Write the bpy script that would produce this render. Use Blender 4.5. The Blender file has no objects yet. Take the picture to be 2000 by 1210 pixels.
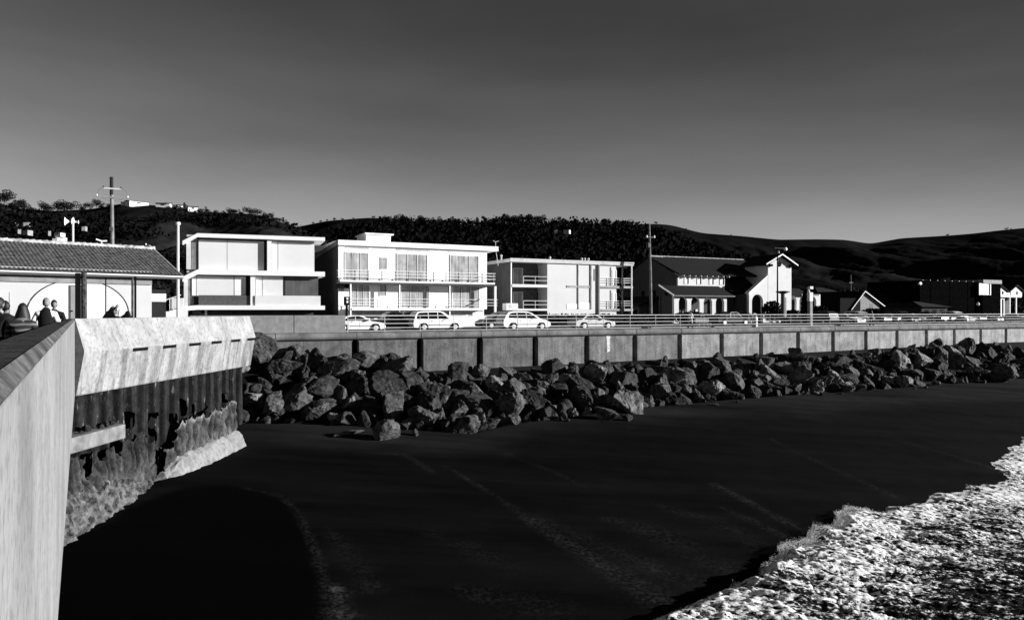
import bpy, bmesh, math, random
import numpy as np
from mathutils import Vector, Matrix

random.seed(7)
rng = np.random.default_rng(7)
SC = bpy.context.scene
COL = SC.collection

# ------------------------------------------------------------------ camera, sky, sun, exposure
FPX, CX, HY = 1450.0, 1000.0, 608.0            # focal length / principal column / horizon row of the 2000 px photo
cam_d = bpy.data.cameras.new('camera')
cam = bpy.data.objects.new('camera', cam_d); COL.objects.link(cam)
cam.location = (0, 0, 0); cam.rotation_euler = (math.radians(90), 0, 0)
cam_d.sensor_width = 36.0; cam_d.lens = 36.0 * FPX / 2000.0
cam_d.shift_y = 3.0 / 2000.0
cam_d.clip_start = 0.05; cam_d.clip_end = 12000
SC.camera = cam

SUN_EL = math.radians(14.0)
SUN_AZ = math.radians(91.0)                    # clockwise from +Y (straight ahead): from the right
sdir = Vector((math.cos(SUN_EL) * math.sin(SUN_AZ), math.cos(SUN_EL) * math.cos(SUN_AZ), math.sin(SUN_EL)))
sun_d = bpy.data.lights.new('sun', 'SUN'); sun_d.energy = 5.0; sun_d.angle = math.radians(0.5)
sun_d.color = (1.0, 1.0, 1.0)                  # black and white photograph
sun = bpy.data.objects.new('sun', sun_d); COL.objects.link(sun)
sun.rotation_euler = sdir.to_track_quat('Z', 'Y').to_euler(); sun.location = sdir * 200

world = bpy.data.worlds.new('World'); SC.world = world; world.use_nodes = True
wn = world.node_tree; wn.nodes.clear()
def wnode(t, **kw):
    n = wn.nodes.new(t)
    for k, v in kw.items(): setattr(n, k, v)
    return n
wl = wn.links.new
sky = wnode('ShaderNodeTexSky', sky_type='NISHITA')
sky.sun_disc = False; sky.sun_elevation = SUN_EL; sky.sun_rotation = SUN_AZ
sky.air_density = 1.0; sky.dust_density = 0.4; sky.ozone_density = 1.0
sep = wnode('ShaderNodeSeparateColor'); wl(sky.outputs[0], sep.inputs[0])     # red filter, black and white
pw = wnode('ShaderNodeMath', operation='POWER'); wl(sep.outputs[0], pw.inputs[0]); pw.inputs[1].default_value = 2.29
# faint streaks of high thin cloud
wtc = wnode('ShaderNodeTexCoord'); wmp = wnode('ShaderNodeMapping'); wmp.inputs['Scale'].default_value = (1.2, 1.2, 6.0)
wmp.inputs['Rotation'].default_value = (0.0, math.radians(7), 0.0)
wl(wtc.outputs['Generated'], wmp.inputs[0])
wno = wnode('ShaderNodeTexNoise'); wno.inputs['Scale'].default_value = 1.6; wno.inputs['Detail'].default_value = 5
wl(wmp.outputs[0], wno.inputs['Vector'])
wmr = wnode('ShaderNodeMapRange'); wl(wno.outputs['Fac'], wmr.inputs[0])
wmr.inputs[1].default_value = 0.3; wmr.inputs[2].default_value = 0.7; wmr.inputs[3].default_value = 0.82; wmr.inputs[4].default_value = 1.18
mul = wnode('ShaderNodeMath', operation='MULTIPLY'); wl(pw.outputs[0], mul.inputs[0]); wl(wmr.outputs[0], mul.inputs[1])
wsx = wnode('ShaderNodeSeparateXYZ'); wl(wtc.outputs['Generated'], wsx.inputs[0])   # sky dimmed by hand, mostly towards the right
def wm(op, a, b_):
    n = wnode('ShaderNodeMath', operation=op)
    for i, q in enumerate((a, b_)):
        if isinstance(q, (int, float)): n.inputs[i].default_value = q
        else: wl(q, n.inputs[i])
    return n.outputs[0]
wx = wsx.outputs[0]
gx = wm('SUBTRACT', wm('SUBTRACT', 0.97, wm('MULTIPLY', wx, 0.49)), wm('MULTIPLY', wm('MULTIPLY', wx, wx), 0.95))
gx = wm('MULTIPLY', wm('MAXIMUM', gx, 0.22), 0.33)
lum = wm('MULTIPLY', mul.outputs[0], gx)                                  # in units of 1 / background strength
lum = wm('DIVIDE', lum, wm('SQRT', wm('ADD', 1.0, wm('POWER', wm('DIVIDE', lum, 5.0), 2.0)), 0.0))   # soft shoulder of the film
bg = wnode('ShaderNodeBackground'); wl(lum, bg.inputs[0]); bg.inputs[1].default_value = 0.05
wo = wnode('ShaderNodeOutputWorld'); wl(bg.outputs[0], wo.inputs[0])

SC.view_settings.view_transform = 'Standard'
SC.view_settings.look = 'None'
SC.view_settings.gamma = 1.0
SC.view_settings.use_curve_mapping = False
SC.view_settings.exposure = 1.0
SC.render.engine = 'CYCLES'
SC.cycles.max_bounces = 5

# ------------------------------------------------------------------ helpers
def pt(x, y, Y):
    return Vector(((x - CX) / FPX * Y, Y, (HY - y) / FPX * Y))

T = Vector((0.8944, 0.4472)); N = Vector((-0.4472, 0.8944))     # along the seawall, inland
W0 = Vector((-7.4, 59.8)); ANG = math.atan2(T.y, T.x)
def wf(s, d, z=0.0):
    return Vector((W0.x + T.x * s + N.x * d, W0.y + T.y * s + N.y * d, z))
def s_at(x, d):
    k = (x - CX) / FPX
    ox, oy = W0.x + N.x * d, W0.y + N.y * d
    return (k * oy - ox) / (T.x - k * T.y)

class Front:
    """local frame of a facade: x along it, y away from the camera, z up from the ground"""
    def __init__(self, o, ang, zg):
        self.o = Vector(o); self.ang = ang; self.zg = zg
        self.t = Vector((math.cos(ang), math.sin(ang))); self.n = Vector((-math.sin(ang), math.cos(ang)))
    def x(self, px, y=0.0):
        k = (px - CX) / FPX
        o = self.o + self.n * y
        return (k * o.y - o.x) / (self.t.x - k * self.t.y)
    def z(self, py, px, y=0.0):
        x = self.x(px, y)
        Y = (self.o + self.t * x + self.n * y).y
        return (HY - py) / FPX * Y - self.zg
    def loc(self): return (self.o.x, self.o.y, self.zg)

def wfront(px, d, zg=-1.65):
    s = s_at(px, d); p = wf(s, d)
    return Front((p.x, p.y), ANG, zg)

# value/gradient noise in numpy
_perm = {}
def perlin(x, y, seed=0):
    if seed not in _perm:
        r = np.random.default_rng(seed + 100); p = r.permutation(512); a = r.random(512) * 2 * np.pi
        _perm[seed] = (p, np.cos(a), np.sin(a))
    p, gx, gy = _perm[seed]
    xi = np.floor(x).astype(int); yi = np.floor(y).astype(int); xf = x - xi; yf = y - yi
    def g(ix, iy, fx, fy):
        h = p[(p[ix % 512] + iy) % 512]
        return gx[h] * fx + gy[h] * fy
    u = xf * xf * xf * (xf * (xf * 6 - 15) + 10); v = yf * yf * yf * (yf * (yf * 6 - 15) + 10)
    a = g(xi, yi, xf, yf); b = g(xi + 1, yi, xf - 1, yf); c = g(xi, yi + 1, xf, yf - 1); d = g(xi + 1, yi + 1, xf - 1, yf - 1)
    return ((a + u * (b - a)) * (1 - v) + (c + u * (d - c)) * v) * 1.5
def fbm(x, y, oct=4, seed=0, gain=0.5):
    t = 0; a = 1.0
    for i in range(oct):
        t = t + a * perlin(x * 2 ** i + 17.3 * i, y * 2 ** i + 9.1 * i, seed + i); a *= gain
    return t
def sstep(a, b, x):
    t = np.clip((x - a) / (b - a), 0, 1); return t * t * (3 - 2 * t)

# ------------------------------------------------------------------ materials (all neutral grey: the photo is black and white)
MATS = {}
def mat(name, v, rough=0.8, spec=0.3, var=0.25, scale=1.5, bump=0.0, bscale=25.0, streak=0.0, sscale=3.0, metal=0.0, speck=0.0, spscale=60.0):
    if name in MATS: return MATS[name]
    m = bpy.data.materials.new(name); m.use_nodes = True; nt = m.node_tree; L = nt.links.new
    b = nt.nodes['Principled BSDF']
    b.inputs['Roughness'].default_value = rough; b.inputs['Specular IOR Level'].default_value = spec; b.inputs['Metallic'].default_value = metal
    tc = nt.nodes.new('ShaderNodeTexCoord')
    def noise(sc, det=6, vec=None, r=0.55):
        n = nt.nodes.new('ShaderNodeTexNoise'); n.inputs['Scale'].default_value = sc; n.inputs['Detail'].default_value = det
        n.inputs['Roughness'].default_value = r
        L(vec if vec else tc.outputs['Object'], n.inputs['Vector']); return n.outputs['Fac']
    def mrange(src, a, bb, c, d):
        n = nt.nodes.new('ShaderNodeMapRange'); L(src, n.inputs[0])
        for i, q in enumerate((a, bb, c, d)): n.inputs[i + 1].default_value = q
        return n.outputs[0]
    def mulv(a, c):
        n = nt.nodes.new('ShaderNodeMath'); n.operation = 'MULTIPLY'; L(a, n.inputs[0])
        if isinstance(c, float): n.inputs[1].default_value = c
        else: L(c, n.inputs[1])
        return n.outputs[0]
    cur = mrange(noise(scale), 0.3, 0.7, v * (1 - var), min(v * (1 + var), 0.9))
    if streak > 0:
        mp = nt.nodes.new('ShaderNodeMapping'); mp.inputs['Scale'].default_value = (sscale, sscale, sscale * 0.07)
        L(tc.outputs['Object'], mp.inputs[0])
        cur = mulv(cur, mrange(noise(1.0, 6, mp.outputs[0], 0.65), 0.35, 0.62, 1 - streak, 1.0))
    if speck > 0:
        cur = mulv(cur, mrange(noise(spscale, 3), 0.36, 0.5, 1 - speck, 1.0))
    L(cur, b.inputs['Base Color'])
    if bump > 0:
        bp = nt.nodes.new('ShaderNodeBump'); bp.inputs['Strength'].default_value = bump; bp.inputs['Distance'].default_value = 0.05
        L(noise(bscale, 8), bp.inputs['Height']); L(bp.outputs[0], b.inputs['Normal'])
    MATS[name] = m
    return m

# ------------------------------------------------------------------ mesh builder
class MB:
    def __init__(self): self.v = []; self.f = []
    def add(self, vs, fs):
        o = len(self.v); self.v += [tuple(q) for q in vs]; self.f += [tuple(i + o for i in f) for f in fs]; return self
    def box(self, x0, x1, y0, y1, z0, z1):
        if x1 < x0: x0, x1 = x1, x0
        if y1 < y0: y0, y1 = y1, y0
        if z1 < z0: z0, z1 = z1, z0
        vs = [(x, y, z) for z in (z0, z1) for y in (y0, y1) for x in (x0, x1)]
        return self.add(vs, [(0, 2, 3, 1), (4, 5, 7, 6), (0, 1, 5, 4), (2, 6, 7, 3), (0, 4, 6, 2), (1, 3, 7, 5)])
    def extr(self, poly, a0, a1, axis='y'):
        """polygon in the two other axes, extruded along axis"""
        def mk(p, a):
            if axis == 'y': return (p[0], a, p[1])
            if axis == 'x': return (a, p[0], p[1])
            return (p[0], p[1], a)
        n = len(poly); vs = [mk(p, a0) for p in poly] + [mk(p, a1) for p in poly]
        fs = [tuple(range(n)), tuple(range(2 * n - 1, n - 1, -1))] + [(i, i + n, (i + 1) % n + n, (i + 1) % n) for i in range(n)]
        return self.add(vs, fs)
    def tube(self, pts, r, n=6, cap=True):
        pts = [Vector(p) for p in pts]; rs = r if isinstance(r, (list, tuple)) else [r] * len(pts)
        vs = []; fs = []
        for i, p in enumerate(pts):
            d = (pts[min(i + 1, len(pts) - 1)] - pts[max(i - 1, 0)]).normalized()
            a = d.cross(Vector((0, 0, 1)) if abs(d.z) < 0.9 else Vector((1, 0, 0))).normalized(); b = d.cross(a)
            for j in range(n):
                q = 2 * math.pi * j / n; vs.append(p + (a * math.cos(q) + b * math.sin(q)) * rs[i])
        for i in range(len(pts) - 1):
            for j in range(n):
                fs.append((i * n + j, i * n + (j + 1) % n, (i + 1) * n + (j + 1) % n, (i + 1) * n + j))
        if cap: fs += [tuple(range(n - 1, -1, -1)), tuple(range((len(pts) - 1) * n, len(pts) * n))]
        return self.add(vs, fs)
    def lathe(self, prof, c=(0, 0, 0), n=16):
        c = Vector(c); vs = []; fs = []
        for r, z in prof:
            for j in range(n):
                q = 2 * math.pi * j / n; vs.append(c + Vector((r * math.cos(q), r * math.sin(q), z)))
        m = len(prof)
        for i in range(m - 1):
            for j in range(n): fs.append((i * n + j, i * n + (j + 1) % n, (i + 1) * n + (j + 1) % n, (i + 1) * n + j))
        fs += [tuple(range(n - 1, -1, -1)), tuple(range((m - 1) * n, m * n))]
        return self.add(vs, fs)
    def ell(self, c, r, nu=12, nv=8):
        c = Vector(c); vs = []; fs = []
        for i in range(nv + 1):
            th = math.pi * i / nv
            for j in range(nu):
                q = 2 * math.pi * j / nu
                vs.append((c.x + r[0] * math.sin(th) * math.cos(q), c.y + r[1] * math.sin(th) * math.sin(q), c.z + r[2] * math.cos(th)))
        for i in range(nv):
            for j in range(nu): fs.append((i * nu + j, (i + 1) * nu + j, (i + 1) * nu + (j + 1) % nu, i * nu + (j + 1) % nu))
        return self.add(vs, fs)
    def build(self, name, m, parent=None, loc=None, smooth=False, bevel=0.0, rotz=0.0):
        me = bpy.data.meshes.new(name); me.from_pydata(self.v, [], self.f)
        bm = bmesh.new(); bm.from_mesh(me); bmesh.ops.recalc_face_normals(bm, faces=bm.faces); bm.to_mesh(me); bm.free()
        if smooth: me.polygons.foreach_set('use_smooth', [True] * len(me.polygons))
        o = bpy.data.objects.new(name, me); COL.objects.link(o)
        if m: me.materials.append(m)
        if parent: o.parent = parent
        if loc is not None: o.location = loc
        if rotz: o.rotation_euler = (0, 0, rotz)
        if bevel > 0:
            b = o.modifiers.new('bevel', 'BEVEL'); b.width = bevel; b.segments = 2; b.limit_method = 'ANGLE'
        return o

def grid_mesh(name, X, Y, Z, m, keep=None, smooth=True, attrs=None, parent=None, loc=None):
    nu, nv = X.shape
    co = np.stack([X, Y, Z], -1).reshape(-1, 3)
    idx = np.arange(nu * nv).reshape(nu, nv)
    q = np.stack([idx[:-1, :-1], idx[1:, :-1], idx[1:, 1:], idx[:-1, 1:]], -1)
    if keep is not None: q = q[keep]
    q = q.reshape(-1, 4)
    me = bpy.data.meshes.new(name)
    me.vertices.add(len(co)); me.vertices.foreach_set('co', co.ravel())
    me.loops.add(len(q) * 4); me.loops.foreach_set('vertex_index', q.ravel().astype(np.int32))
    me.polygons.add(len(q)); me.polygons.foreach_set('loop_start', np.arange(len(q), dtype=np.int32) * 4)
    me.polygons.foreach_set('loop_total', np.full(len(q), 4, dtype=np.int32))
    me.update(calc_edges=True)
    if smooth: me.polygons.foreach_set('use_smooth', [True] * len(q))
    for k, a in (attrs or {}).items():
        at = me.attributes.new(k, 'FLOAT', 'POINT'); at.data.foreach_set('value', a.ravel().astype(np.float32))
    me.materials.append(m)
    o = bpy.data.objects.new(name, me); COL.objects.link(o)
    if parent: o.parent = parent
    if loc is not None: o.location = loc
    return o

def thing(name, label, cat, loc=(0, 0, 0), rotz=0.0, group=None):
    o = bpy.data.objects.new(name, None); COL.objects.link(o); o.empty_display_size = 0.3
    o.location = loc; o.rotation_euler = (0, 0, rotz)
    return tag(o, label, cat, group)
def tag(o, label, cat, group=None):
    o['label'] = label; o['category'] = cat
    if group: o['group'] = group
    return o
def kind(o, k): o['kind'] = k; return o
def dup(root, loc, rotz=None, scale=None, label=None, group=None):
    r = root.copy(); COL.objects.link(r); r.location = loc
    if rotz is not None: r.rotation_euler = (0, 0, rotz)
    if scale is not None: r.scale = scale
    if label: r['label'] = label
    if group: r['group'] = group
    for ch in list(root.children):
        c = ch.copy(); COL.objects.link(c); c.parent = r
        for g in list(ch.children):
            d = g.copy(); COL.objects.link(d); d.parent = c
    return r

# material palette
M_conc = mat('weathered_concrete', 0.255, 0.9, 0.2, 0.2, 1.1, 0.5, 7, 0.0, 2.2, speck=0.28, spscale=6)
M_conc_top = mat('dirty_concrete_top', 0.03, 0.95, 0.2, 0.8, 5, 0.9, 22, speck=.5, spscale=9)
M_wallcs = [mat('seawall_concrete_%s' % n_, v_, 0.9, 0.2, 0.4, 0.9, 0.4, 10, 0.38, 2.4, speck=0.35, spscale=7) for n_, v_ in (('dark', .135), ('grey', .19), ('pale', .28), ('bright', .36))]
M_wallc = M_wallcs[0]
M_cope = mat('coping_concrete', 0.18, 0.9, 0.2, 0.35, 0.7, 0.3, 14, 0.35, 1.5, speck=0.2, spscale=12)
M_par = mat('parapet_concrete', 0.20, 0.9, 0.2, 0.2, 2.5, 0.3, 14, 0.1, 2)
M_black = mat('black_paint_and_shade', 0.006, 0.9, 0.05, 0.1)  # plain black parts; in openings and slots it stands for shade
M_white = mat('white_render', 0.78, 0.7, 0.3, 0.04, 0.6)
M_offw = mat('pale_render', 0.60, 0.75, 0.3, 0.05, 0.5)
M_pale = mat('pale_panel', 0.52, 0.5, 0.4, 0.05, 0.35)
M_mid = mat('mid_grey_paint', 0.22, 0.7, 0.3, 0.12, 1)
M_dark = mat('side_shade_and_dark_band', 0.018, 0.85, 0.2, 0.2, 1.5)  # side-wall shade put into the colour; also a dark pole band
M_dgrey = mat('dark_grey_metal', 0.05, 0.6, 0.3, 0.2, 2)
M_galv = mat('galvanised_steel', 0.45, 0.5, 0.4, 0.2, 3)
M_whitem = mat('white_painted_metal', 0.8, 0.45, 0.4, 0.05, 3)
M_curt = mat('curtained_glass', 0.42, 0.35, 0.5, 0.3, 1.2, streak=0.5, sscale=4.0)
M_glass = mat('dark_glass', 0.006, 0.12, 0.35, 0.2, 1)
M_roof = mat('dark_roof_tile', 0.011, 0.95, 0.1, 0.35, 3, 0.3, 20)
M_wood = mat('weathered_wood', 0.20, 0.9, 0.2, 0.35, 2, 0.3, 20, 0.4, 6)
M_asph = mat('asphalt', 0.03, 0.95, 0.15, 0.3, 0.6, 0.2, 60)
M_pave = mat('pale_paving', 0.06, 0.95, 0.15, 0.25, 0.5, 0.1, 30)

# ================================================================== SETTING
def quad_wf(name, s0, s1, d0, d1, z, m, k='structure'):
    b = MB(); b.add([wf(s0, d0, z), wf(s1, d0, z), wf(s1, d1, z), wf(s0, d1, z)], [(0, 1, 2, 3)])
    return kind(b.build(name, m), k)
ground = quad_wf('ground', -3500, 5000, 0.9, 6000, -1.74, mat('inland_ground', 0.022, 0.95, 0.1, 0.3, 0.2))
quad_wf('promenade', -14, 260, 0.55, 4.2, -1.65, M_pave)
quad_wf('road', -40, 400, 4.35, 15.2, -1.73, M_asph)
b = MB(); p = [wf(-40, 4.2), wf(400, 4.2), wf(400, 4.35), wf(-40, 4.35)]
b.extr([(q.x, q.y) for q in p], -1.74, -1.6, 'z'); kind(b.build('kerb', M_galv), 'structure')
b = MB(); p = [wf(-40, 15.2), wf(400, 15.2), wf(400, 18.0), wf(-40, 18.0)]
b.extr([(q.x, q.y) for q in p], -1.74, -1.6, 'z'); kind(b.build('pavement', M_pave), 'structure')
b = MB()
for i in range(-4, 60):
    s = i * 6.0
    b.add([wf(s, 9.7, -1.726), wf(s + 3, 9.7, -1.726), wf(s + 3, 9.82, -1.726), wf(s, 9.82, -1.726)], [(0, 1, 2, 3)])
kind(b.build('road_marking', mat('road_paint', 0.5, 0.8)), 'structure')
# plaza / pier deck behind the concrete parapet
PC = Vector((-18.2, 30.9))                     # parapet corner
b = MB()
b.extr([(2.6, -6), (-18.4, 30.7), (-17.9, 40), (-17.3, 48), (-19.6, 52.6), (-34, 60), (-90, 60), (-90, -6)], -1.9, -1.5, 'z')
kind(b.build('plaza', mat('plaza_paving', 0.10, 0.95, 0.1, 0.2, 0.5)), 'structure')

# ---- sand
def toe(s):
    return np.interp(s, [-30, -14, -8, -4, -0.8, 3, 6, 15, 25, 40, 52, 66, 200], [6.0, 6.0, 8.0, 10.0, 11.8, 10.4, 10.0, 8.6, 8.2, 8.2, 8.0, 7.6, 7.6])
def ztop(s):
    return np.interp(s, [-30, -13, -5, -2, 0.5, 20, 40, 75, 120], [-2.6, -2.6, -3.3, -3.6, -4.35, -4.1, -3.9, -3.45, -3.3])
def zplane(dist): return -7.0 - (dist - 5.0) * 0.135
def zsand(s, dist):
    base = zplane(dist) + 0.07 * perlin(s * 0.12, dist * 0.2, 3) + 0.02 * perlin(s * 0.6, dist * 0.9, 4)
    t = toe(s); zt = zplane(t)
    slope = ztop(s) + (zt - ztop(s)) * np.clip(dist / t, 0, 1) - 0.35
    w = sstep(t - 0.6, t + 0.6, dist)
    return slope * (1 - w) + base * w
def px_sand(x, y):
    """where the ray through photo pixel (x, y) meets the beach, as (s, dist)"""
    k = (x - CX) / FPX; m_ = (HY - y) / FPX
    z = -8.0
    for _ in range(60):
        Y = z / m_; X = k * Y; dx, dy = X - W0.x, Y - W0.y
        dist = -(dx * N.x + dy * N.y); z = 0.5 * z + 0.5 * float(zplane(dist))
    return dx * T.x + dy * T.y, dist, Vector((X, Y, z))

ds = 0.2
S, D = np.meshgrid(np.arange(-26, 112, ds), np.arange(0.3, 54, ds), indexing='ij')
foam = np.zeros_like(S)
LINES = [([(870, 910), (960, 965), (1080, 1040), (1180, 1105), (1290, 1165)], [.05, .12, .25, .55, .8], .55, .55),
         ([(930, 945), (1010, 1000), (1090, 1060)], [.05, .16, .1], .45, .5),
         ([(1395, 945), (1500, 1000), (1610, 1055)], [.15, .22, .3], .8, .8),
         ([(1410, 990), (1470, 1015), (1560, 1060)], [.12, .22, .25], .7, .9),
         ([(1505, 856), (1545, 878), (1640, 920), (1760, 975)], [.08, .1, .2, .3], .35, .8),
         ([(1700, 843), (1800, 872), (1940, 915)], [.08, .12, .25], .4, .5),
         ([(745, 884), (790, 888), (850, 925)], [.1, .15, .1], .4, .4),
         ([(990, 885), (1090, 925), (1140, 950)], [.08, .1, .06], .3, .4),
         ([(480, 953), (540, 966), (575, 990), (598, 1030), (618, 1080), (635, 1140), (640, 1212)], [.06, .1, .1, .1, .1, .12, .2], .5, 1.0),
         ([(655, 1150), (665, 1185), (668, 1225)], [.25, .4, .45], 1.6, 1.0),
         ([(640, 1030), (690, 1090), (725, 1150)], [.2, .5, .5], .25, .4),
         ([(840, 1040), (920, 1070), (1000, 1110)], [.3, .6, .5], .22, .4),
         ([(900, 1150), (1000, 1180), (1100, 1205)], [.4, .8, .8], .35, .5),
         ([(1180, 1010), (1260, 1030), (1340, 1070), (1440, 1110)], [.3, .8, 1., 1.], .3, .5),
         ([(1300, 990), (1400, 1015), (1470, 1060)], [.4, .7, .7], .3, .5),
         ([(1050, 1010), (1160, 1060), (1300, 1120), (1400, 1150)], [.3, .5, .8, 1.], .3, .6)]
for pts, ws, amp, _ in LINES:
    q = [px_sand(*p)[:2] for p in pts]
    for (a, b_), (w0, w1) in zip(zip(q[:-1], q[1:]), zip(ws[:-1], ws[1:])):
        ax, ay = a; bx, by = b_; L2 = (bx - ax) ** 2 + (by - ay) ** 2 + 1e-9
        t = np.clip(((S - ax) * (bx - ax) + (D - ay) * (by - ay)) / L2, 0, 1)
        wob = 0.25 * perlin(S * 0.7, D * 0.7, 31)
        dd = np.hypot(S - ax - t * (bx - ax), D - ay - t * (by - ay)) + wob * 0.5
        w = (w0 + (w1 - w0) * t) + 0.06
        foam = np.maximum(foam, amp * np.exp(-(dd / w) ** 2))
wetl = toe(S) + 3.0 + 1.8 * perlin(S * 0.08, D * 0.05, 12) + np.interp(S, [-20, -8, 4, 15, 40, 70], [3.0, 2.0, 0.0, 1.0, 3.5, 5.0])
dry = 1 - sstep(-2.2, 2.2, D - wetl + 0.8 * perlin(S * 0.35, D * 0.5, 13))
def in_poly(poly):
    ins = np.zeros(S.shape, bool); n = len(poly)
    wx_, wy_ = S + .5 * perlin(S * .5, D * .5, 32), D + .5 * perlin(S * .5 + 7, D * .5, 33)
    for i in range(n):
        (xa, ya), (xb, yb) = poly[i], poly[(i + 1) % n]
        c = ((ya > wy_) != (yb > wy_)) & (wx_ < (xb - xa) * (wy_ - ya) / (yb - ya + 1e-12) + xa); ins ^= c
    return ins
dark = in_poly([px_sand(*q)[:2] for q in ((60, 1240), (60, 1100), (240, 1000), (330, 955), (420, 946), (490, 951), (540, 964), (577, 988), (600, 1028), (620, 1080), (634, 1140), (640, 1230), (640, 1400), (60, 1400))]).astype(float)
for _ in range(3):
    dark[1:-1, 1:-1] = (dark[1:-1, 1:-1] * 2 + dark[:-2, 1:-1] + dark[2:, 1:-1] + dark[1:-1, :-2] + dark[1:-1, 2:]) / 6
zz = zsand(S, D)
P3 = [W0.x + T.x * S - N.x * D, W0.y + T.y * S - N.y * D]
m = bpy.data.materials.new('wet_sand'); m.use_nodes = True; nt = m.node_tree; L = nt.links.new
bs = nt.nodes['Principled BSDF']; bs.inputs['Roughness'].default_value = 0.85; bs.inputs['Specular IOR Level'].default_value = 0.02
tc = nt.nodes.new('ShaderNodeTexCoord')
def nn(t, **kw):
    n = nt.nodes.new(t)
    for k, v in kw.items(): setattr(n, k, v)
    return n
def nz(sc, det=6, vec=None, rough=0.6):
    n = nn('ShaderNodeTexNoise'); n.inputs['Scale'].default_value = sc; n.inputs['Detail'].default_value = det; n.inputs['Roughness'].default_value = rough
    L(vec or tc.outputs['Object'], n.inputs['Vector']); return n.outputs['Fac']
def mr(src, a, b_, c, d):
    n = nn('ShaderNodeMapRange'); L(src, n.inputs[0])
    for i, q in enumerate((a, b_, c, d)): n.inputs[i + 1].default_value = q
    return n.outputs[0]
def mm(op, a, b_):
    n = nn('ShaderNodeMath', operation=op)
    for i, q in enumerate((a, b_)):
        if isinstance(q, (int, float)): n.inputs[i].default_value = q
        else: L(q, n.inputs[i])
    return n.outputs[0]
def att(nm): n = nn('ShaderNodeAttribute', attribute_name=nm); return n.outputs['Fac']
mp = nn('ShaderNodeMapping'); mp.inputs['Rotation'].default_value = (0, 0, math.radians(56)); mp.inputs['Scale'].default_value = (0.12, 1.0, 1.0)
L(tc.outputs['Object'], mp.inputs[0])
base = mr(att('dry'), 0, 1, 0.0032, 0.0115)
base = mm('MULTIPLY', base, mr(nz(0.5, 5, mp.outputs[0]), 0.3, 0.7, 0.4, 1.75))
base = mm('MULTIPLY', base, mr(nz(30, 3), 0.3, 0.7, 0.7, 1.3))
base = mm('MULTIPLY', base, mr(att('dark'), 0, 1, 1.0, 0.12))
fm = mm('MULTIPLY', att('foam'), mr(nz(5.5, 6, None, 0.75), 0.44, 0.62, 0.0, 1.0))
fm = mm('MULTIPLY', fm, mr(nz(0.9, 4, mp.outputs[0]), 0.35, 0.6, 0.25, 1.0))
base = mm('ADD', base, mm('MULTIPLY', fm, 0.042))
L(base, bs.inputs['Base Color'])
bp = nn('ShaderNodeBump'); bp.inputs['Strength'].default_value = 0.25; bp.inputs['Distance'].default_value = 0.03
L(nz(7, 8), bp.inputs['Height']); L(bp.outputs[0], bs.inputs['Normal'])
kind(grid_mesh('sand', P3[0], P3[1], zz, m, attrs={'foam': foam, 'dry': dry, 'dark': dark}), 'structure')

# ---- sea: broken white water running up the sand
FRONT = [(1180, 1300), (1300, 1205), (1400, 1178), (1490, 1135), (1518, 1110), (1525, 1082), (1600, 1052), (1632, 1030), (1650, 1000), (1760, 990), (1815, 968), (1900, 950), (1962, 938), (1945, 900), (1992, 870), (2003, 840), (2040, 815), (2120, 800), (2300, 770)]
fq = sorted(px_sand(*p)[:2] for p in FRONT)
fs_ = np.array([q[0] for q in fq]); fd_ = np.array([q[1] for q in fq])
dS, dV = 0.075, 0.075
S, V = np.meshgrid(np.arange(-11, 54, dS), np.concatenate([np.arange(-0.3, 24, dV), np.arange(24, 60, 0.4)]), indexing='ij')
front = np.interp(S, fs_, fd_) + 0.5 * fbm(S * 0.55, S * 0 + 3.3, 4, 21)
D = front + V
# wall-frame axes -> streak axes (backwash direction about 45 degrees to the wall)
U1 = S * 0.72 + D * 0.69; U2 = -S * 0.69 + D * 0.72
big = fbm(S * 0.16, D * 0.16, 3, 40)
st = fbm(U1 * 0.35, U2 * 1.5, 5, 44, 0.6)
fine = fbm(U1 * 2.1, U2 * 3.8, 3, 50, 0.65)
zs0 = zsand(S, D)
rise = sstep(-0.2, 1.0, V) * np.interp(S, [-16, 2, 10, 16, 24, 62], [0.55, 0.6, 0.6, 0.4, 0.14, 0.10]) * np.exp(-np.clip(V - 2, 0, None) / 7.0) * (0.75 + 0.5 * np.abs(big))
sea_l = np.maximum(zs0 + 0.02, -10.75 + 0.0 * S)
amp = sstep(0, 0.6, V) * np.interp(S, [-16, 8, 20, 62], [0.075, 0.075, 0.055, 0.045])
fine2 = fbm(U1 * 4.0, U2 * 6.5, 3, 57, 0.65)
Z = sea_l + rise + amp * (1.0 * st + 0.75 * fine + 0.5 * fine2) - 0.03 + 0.10 * np.sin(V * 0.9 + big * 3) * sstep(1, 6, V)
Z = np.where(V < 0, zs0 - 0.15, Z)
near = np.exp(-V / np.interp(S, [-16, 2, 12, 24, 62], [3.5, 4, 5.0, 12, 20]))
lace = 1 - 2.2 * np.abs(fbm(U1 * 1.9, U2 * 3.2, 4, 61, 0.6)); lace2 = 1 - 2.2 * np.abs(fbm(U1 * 4.2, U2 * 6.2, 2, 66, 0.6))
white = np.clip(0.05 + 0.46 * near + 0.30 * st + 0.30 * lace + 0.30 * lace2 + 0.12 * fine2 + 0.28 * big, 0, 1)
m = bpy.data.materials.new('white_water'); m.use_nodes = True; nt = m.node_tree; L = nt.links.new
bs = nt.nodes['Principled BSDF']; tc = nt.nodes.new('ShaderNodeTexCoord')
mp = nn('ShaderNodeMapping'); mp.inputs['Rotation'].default_value = (0, 0, math.radians(18)); mp.inputs['Scale'].default_value = (0.45, 1.0, 1.0)
L(tc.outputs['Object'], mp.inputs[0])
w = mm('ADD', att('white'), mr(nz(9.0, 7, mp.outputs[0], 0.75), 0.3, 0.7, -0.45, 0.45))
wf_ = mr(w, 0.34, 0.62, 0.0, 1.0)
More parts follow.
